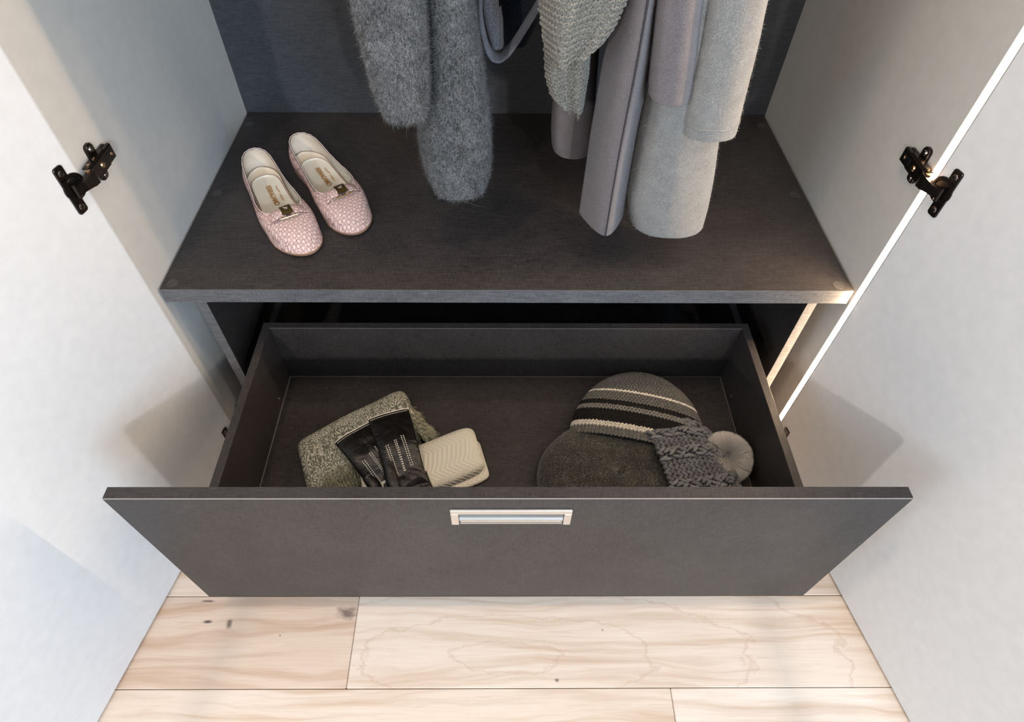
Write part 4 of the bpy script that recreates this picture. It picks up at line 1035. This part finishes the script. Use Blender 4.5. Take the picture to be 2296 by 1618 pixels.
hz = lambda a, b_, s0, s1: (lambda s: a+(b_-a)*smoothstep(s, s0, s1))
glove('black leather glove lying askew under the other glove, on the floral shawl', gp(752, 995, .055), gp(838, 944, .058), gp(850, 1125, .03), gp(935, 1085, .03), 0, 0, 3, hz(.0575, .032, .35, .9))
glove('upper black leather glove with white stitching, overlapping its pair in the drawer', gp(826, 942, .066), gp(916, 917, .066), gp(878, 1102, .045), gp(963, 1092, .045), 0, 0, 7, hz(.066, .047, .45, .95))

# hats ------------------------------------------------------------
def hat_grid(base, d, L, W_, H, z0, e=2.2, n=46, nth=60, t0=0.0, half=True, taper=2.4, lift=.5):
    d = np.array(d, float); d /= np.linalg.norm(d); sd = np.array([-d[1], d[0]])
    t_ = np.sin(np.linspace(t0, 1, n)*np.pi/2); w_ = (1-t_**taper).clip(0)**.5
    th = np.linspace(-.12*np.pi, 1.12*np.pi, nth) if half else np.linspace(0, 2*np.pi, nth)
    ct, st = np.cos(th), np.sin(th)
    x = (t_*L)[:, None]; y = W_*w_[:, None]*np.sign(ct)*np.abs(ct)**(2/e); z = z0+H*lift+H*(1-lift)*(w_[:, None]**.8)*st
    P = np.stack([base[0]+d[0]*x+sd[0]*y, base[1]+d[1]*x+sd[1]*y, z+0*x], -1)
    P[..., 2] = np.maximum(P[..., 2]+vnoise(P, 35, 4)*.003, z0)
    return P
def colmat(name, rough=.9):
    t = NT(name); a = t.n('ShaderNodeAttribute', attribute_name='Col'); f = t.noise(t.coord((1, 1, 1)), 900, 2)
    c = t.mix(1.0, a.outputs['Color'], t.ramp(f, [(.3, (.5,)*3), (.7, (1.15,)*3)]), 'MULTIPLY')
    return t.out(c, rough, t.bump(f, .5, .0008), spec=.12)
M_yarn = colmat('dyed_yarn')
M_under = plain('hat_underside', (.05, .048, .046), .95)
GREYY = (.155, .148, .138)
bean = thing('striped_beanie', 'grey knitted beanie with cream and black stripes, behind the felt beret', 'hat', (.73, -.05, DB), 'winter hats in the drawer')
bc = np.array([.7145, -.108]); dd = np.array([.24, .97])
Gb = hat_grid(bc, dd, .158, .112, .050, D0, e=2.3, lift=.42)
def stripe(u, v):
    t_ = math.sin(u*math.pi/2)
    if .10 < t_ < .18: return (.66, .61, .52)
    if .18 <= t_ < .33: return (.016, .015, .015)
    if .33 <= t_ < .39: return (.22, .21, .19)
    if .39 <= t_ < .46: return (.018, .017, .017)
    if .585 <= t_ < .645: return (.80, .75, .66)
    return GREYY
fastmesh('hat_body', Gb.reshape(-1, 3), gridfaces(*Gb.shape[:2]), M_under, bean)
cen_b = (bc[0]+.02, bc[1]+.06, D0+.002)
knit_over('stitches', Gb, .0052, .0060, M_yarn, bean, .0038, .0019, .0022, .42, 'v', stripe, 3, cen=cen_b)

cable = thing('pompom_hat', 'chunky blue-grey cable-knit hat with fur pompom by the right drawer side', 'hat', (.78, -.15, DB), 'winter hats in the drawer')
cb = np.array([.745, -.170]); cd = np.array([.985, .16])
Gc = hat_grid(cb, cd, .112, .104, .056, D0, e=2.4, taper=5.5, lift=.40)
Gc[..., 2] += .0
fastmesh('hat_body', Gc.reshape(-1, 3), gridfaces(*Gc.shape[:2]), M_under, cable)
cen_c = (cb[0]+.04, cb[1], D0)
def ccol(u, v): 
    k = random.random(); return tuple(x*(.75+.5*k) for x in (.135, .134, .142))
knit_over('stitches', Gc, .0080, .0090, M_yarn, cable, .0060, .0030, .0034, .55, 'v', ccol, 4, cen=cen_c, off=.3)
Cs, Ds, Ns = [], [], []     # raised cables running from brim to crown
for row, f0 in enumerate(np.linspace(.10, .90, 8)):
    m_ = 17
    for k in range(m_):
        for strand in (0, 1, 2):
            ph = (k/m_*4.2+strand/3)*2*np.pi; iu = (k+strand*.33)/m_*(Gc.shape[0]-1)*.97; iv = (f0+.021*math.sin(ph))*(Gc.shape[1]-1)
            P, du, dv, N = grid_sample(Gc, np.array([iu]), np.array([iv])); N = N*np.sign(((P-np.array(cen_c))*N).sum())
            D_ = du*.8+dv*.62*math.cos(ph); Cs.append(P+N*(.0042+.0022*math.cos(ph*2)+.002)); Ds.append(D_/np.linalg.norm(D_)); Ns.append(N)
cc_ = np.array([np.array((.175, .174, .182))*(.8+.4*random.random()) for _ in Cs])
stitches('cables', np.concatenate(Cs), np.concatenate(Ds), np.concatenate(Ns), .0075, .0034, .0038, M_yarn, cable, cc_, .12, 6)
# pompom
pc = gp(1626, 1026, .036); pr = .0295
t = NT('fur'); a = t.n('ShaderNodeAttribute', attribute_name='Col'); M_fur = t.out(a.outputs['Color'], .75, spec=.15, sheen=.2)
def ball(name, c, r, m, parent, n=16):
    th = np.linspace(0, np.pi, n); ph = np.linspace(0, 2*np.pi, 2*n, endpoint=False)
    V = np.stack([c[0]+r*np.sin(th)[:, None]*np.cos(ph), c[1]+r*np.sin(th)[:, None]*np.sin(ph), c[2]+r*np.cos(th)[:, None]+0*ph], -1)
    return fastmesh(name, V.reshape(-1, 3), gridfaces(n, 2*n, True), m, parent)
pom = ball('pompom', pc, .017, plain('fur_core', (.12, .11, .105), .95), cable)
r = np.random.default_rng(12); cnt = 45000
dv_ = r.normal(size=(cnt, 3)); dv_ /= np.linalg.norm(dv_, axis=1)[:, None]
to_cam = CP-pc; to_cam /= np.linalg.norm(to_cam); pole = np.array([-.18, -.25, .95]); pole /= np.linalg.norm(pole)
tang = dv_-pole*(dv_@pole)[:, None]; tang /= np.linalg.norm(tang, axis=1)[:, None]+1e-6      # fur combed away from a crown point
sidev = np.cross(dv_, r.normal(size=(cnt, 3))); sidev /= np.linalg.norm(sidev, axis=1)[:, None]
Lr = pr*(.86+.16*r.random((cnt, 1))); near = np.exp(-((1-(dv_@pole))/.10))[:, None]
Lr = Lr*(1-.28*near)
cl_ = r.normal(size=(40, 3)); cl_ /= np.linalg.norm(cl_, axis=1)[:, None]; kk = np.argmax(dv_@cl_.T, 1); clump = cl_[kk]
pts = [pc+dv_*(.014+(Lr-.014)*q)+tang*.009*q*q+clump*.0055*q*q+sidev*.0010*np.sin(q*5) for q in (0, .35, .7, 1)]
for p in pts: p[:, 2] = np.maximum(p[:, 2], D0+.0006)
wd = .00034; V = np.stack([x for q, k in zip(pts, (1, 1, .8, .25)) for x in (q-sidev*wd*k/2, q+sidev*wd*k/2)], 1)
base = (np.arange(cnt)*8)[:, None]; F = np.concatenate([base+np.array([a_, a_+1, a_+3, a_+2]) for a_ in (0, 2, 4)], 0)
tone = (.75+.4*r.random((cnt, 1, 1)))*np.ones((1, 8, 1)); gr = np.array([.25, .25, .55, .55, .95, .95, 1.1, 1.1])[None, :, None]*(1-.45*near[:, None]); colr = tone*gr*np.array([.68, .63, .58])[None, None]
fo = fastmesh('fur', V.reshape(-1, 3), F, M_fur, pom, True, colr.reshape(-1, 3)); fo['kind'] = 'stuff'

# felt beret
t = NT('charcoal_felt'); v = t.coord(); a1 = t.noise(v, 420, 3, .7); a2 = t.noise(v, 45, 3)
M_feltb = t.out(t.ramp(t.math('ADD', a1, t.math('MULTIPLY', t.math('SUBTRACT', a2, .5), .3)), [(.34, (.009, .0085, .008)), (.50, (.030, .028, .026)), (.70, (.115, .105, .083))]), 1.0, t.bump(a1, .6, .002), spec=.05, sheen=.3)
ber = thing('felt_beret', 'round charcoal felt beret lying in front of the knitted hats', 'hat', (.662, -.172, DB), 'winter hats in the drawer')
prof = [(.070, .0), (.085, .002), (.103, .006), (.1135, .013), (.1165, .021), (.1135, .029), (.105, .036), (.090, .042), (.070, .0465), (.045, .0495), (.020, .051), (.0005, .0515)]
pr_ = np.array(prof); ti = np.linspace(0, len(pr_)-1, 52); pr_ = np.stack([np.interp(ti, range(len(pr_)), pr_[:, k]) for k in (0, 1)], -1)
th = np.linspace(0, 2*np.pi, 96, endpoint=False); bx, by = .6755, -.1640
wob = 1+.022*np.sin(th*2+.6)+.012*np.sin(th*3+2)+.008*np.sin(5*th)
G = np.stack([bx+pr_[:, :1]*np.cos(th)*wob*1.10, by+pr_[:, :1]*np.sin(th)*wob*1.0, D0+pr_[:, 1:]*(1+.10*np.cos(th+2.2))*(1+0*th)], -1)
G[..., 2] = np.maximum(D0, G[..., 2]+vnoise(G, 40, 9)*.0028*smoothstep(pr_[:, 1:], .0, .03)*np.ones_like(th))
bo = fastmesh('beret_body', G.reshape(-1, 3), gridfaces(len(G), 96, True), M_feltb, ber)
fuzz('fibres', G[8:], 9000, .0035, .00030, bo, melange('felt_fibre', (.03, .028, .025), (.14, .13, .10), 400), None, 21, down=-.1, out=.5, spread=.9, curl=.6)
b = MB(); b.cyl((bx+.004, by-.002, D0+.0505), (bx+.006, by-.004, D0+.062), .0026, .0018, 10); b.build('stalk', M_feltb, ber)

# ------------------------------------------------------------------ two slim poles added out of view to cast shadow stripes over the planks
M_pole = plain('pole_black', (.02, .02, .02), .4)
for sx_, sy_, lab in ((-.137, -1.25, 'slim black pole added out in the room on the left to cast a stripe'), (1.015, -1.25, 'slim black pole added out in the room on the right to cast a stripe')):
    st_ = thing('shadow_pole', lab, 'stand', (sx_, sy_, 0), 'added shadow poles in the room')
    b = MB(); b.cyl((sx_, sy_, .14), (sx_, sy_, .55), .0150, n=14); b.cyl((sx_, sy_, .55), (sx_, sy_, .93), .0130, n=14); b.build('pole', M_pole, st_)
    b = MB(); b.cyl((sx_, sy_, .53), (sx_, sy_, .57), .020, n=14); b.build('collar', M_pole, st_)
    for k in range(3):
        a = 2.1*k+.5; b = MB(); b.cyl((sx_, sy_, .17), (sx_+.17*math.cos(a), sy_+.17*math.sin(a), .006), .007, n=10); b.build('leg', M_pole, st_)
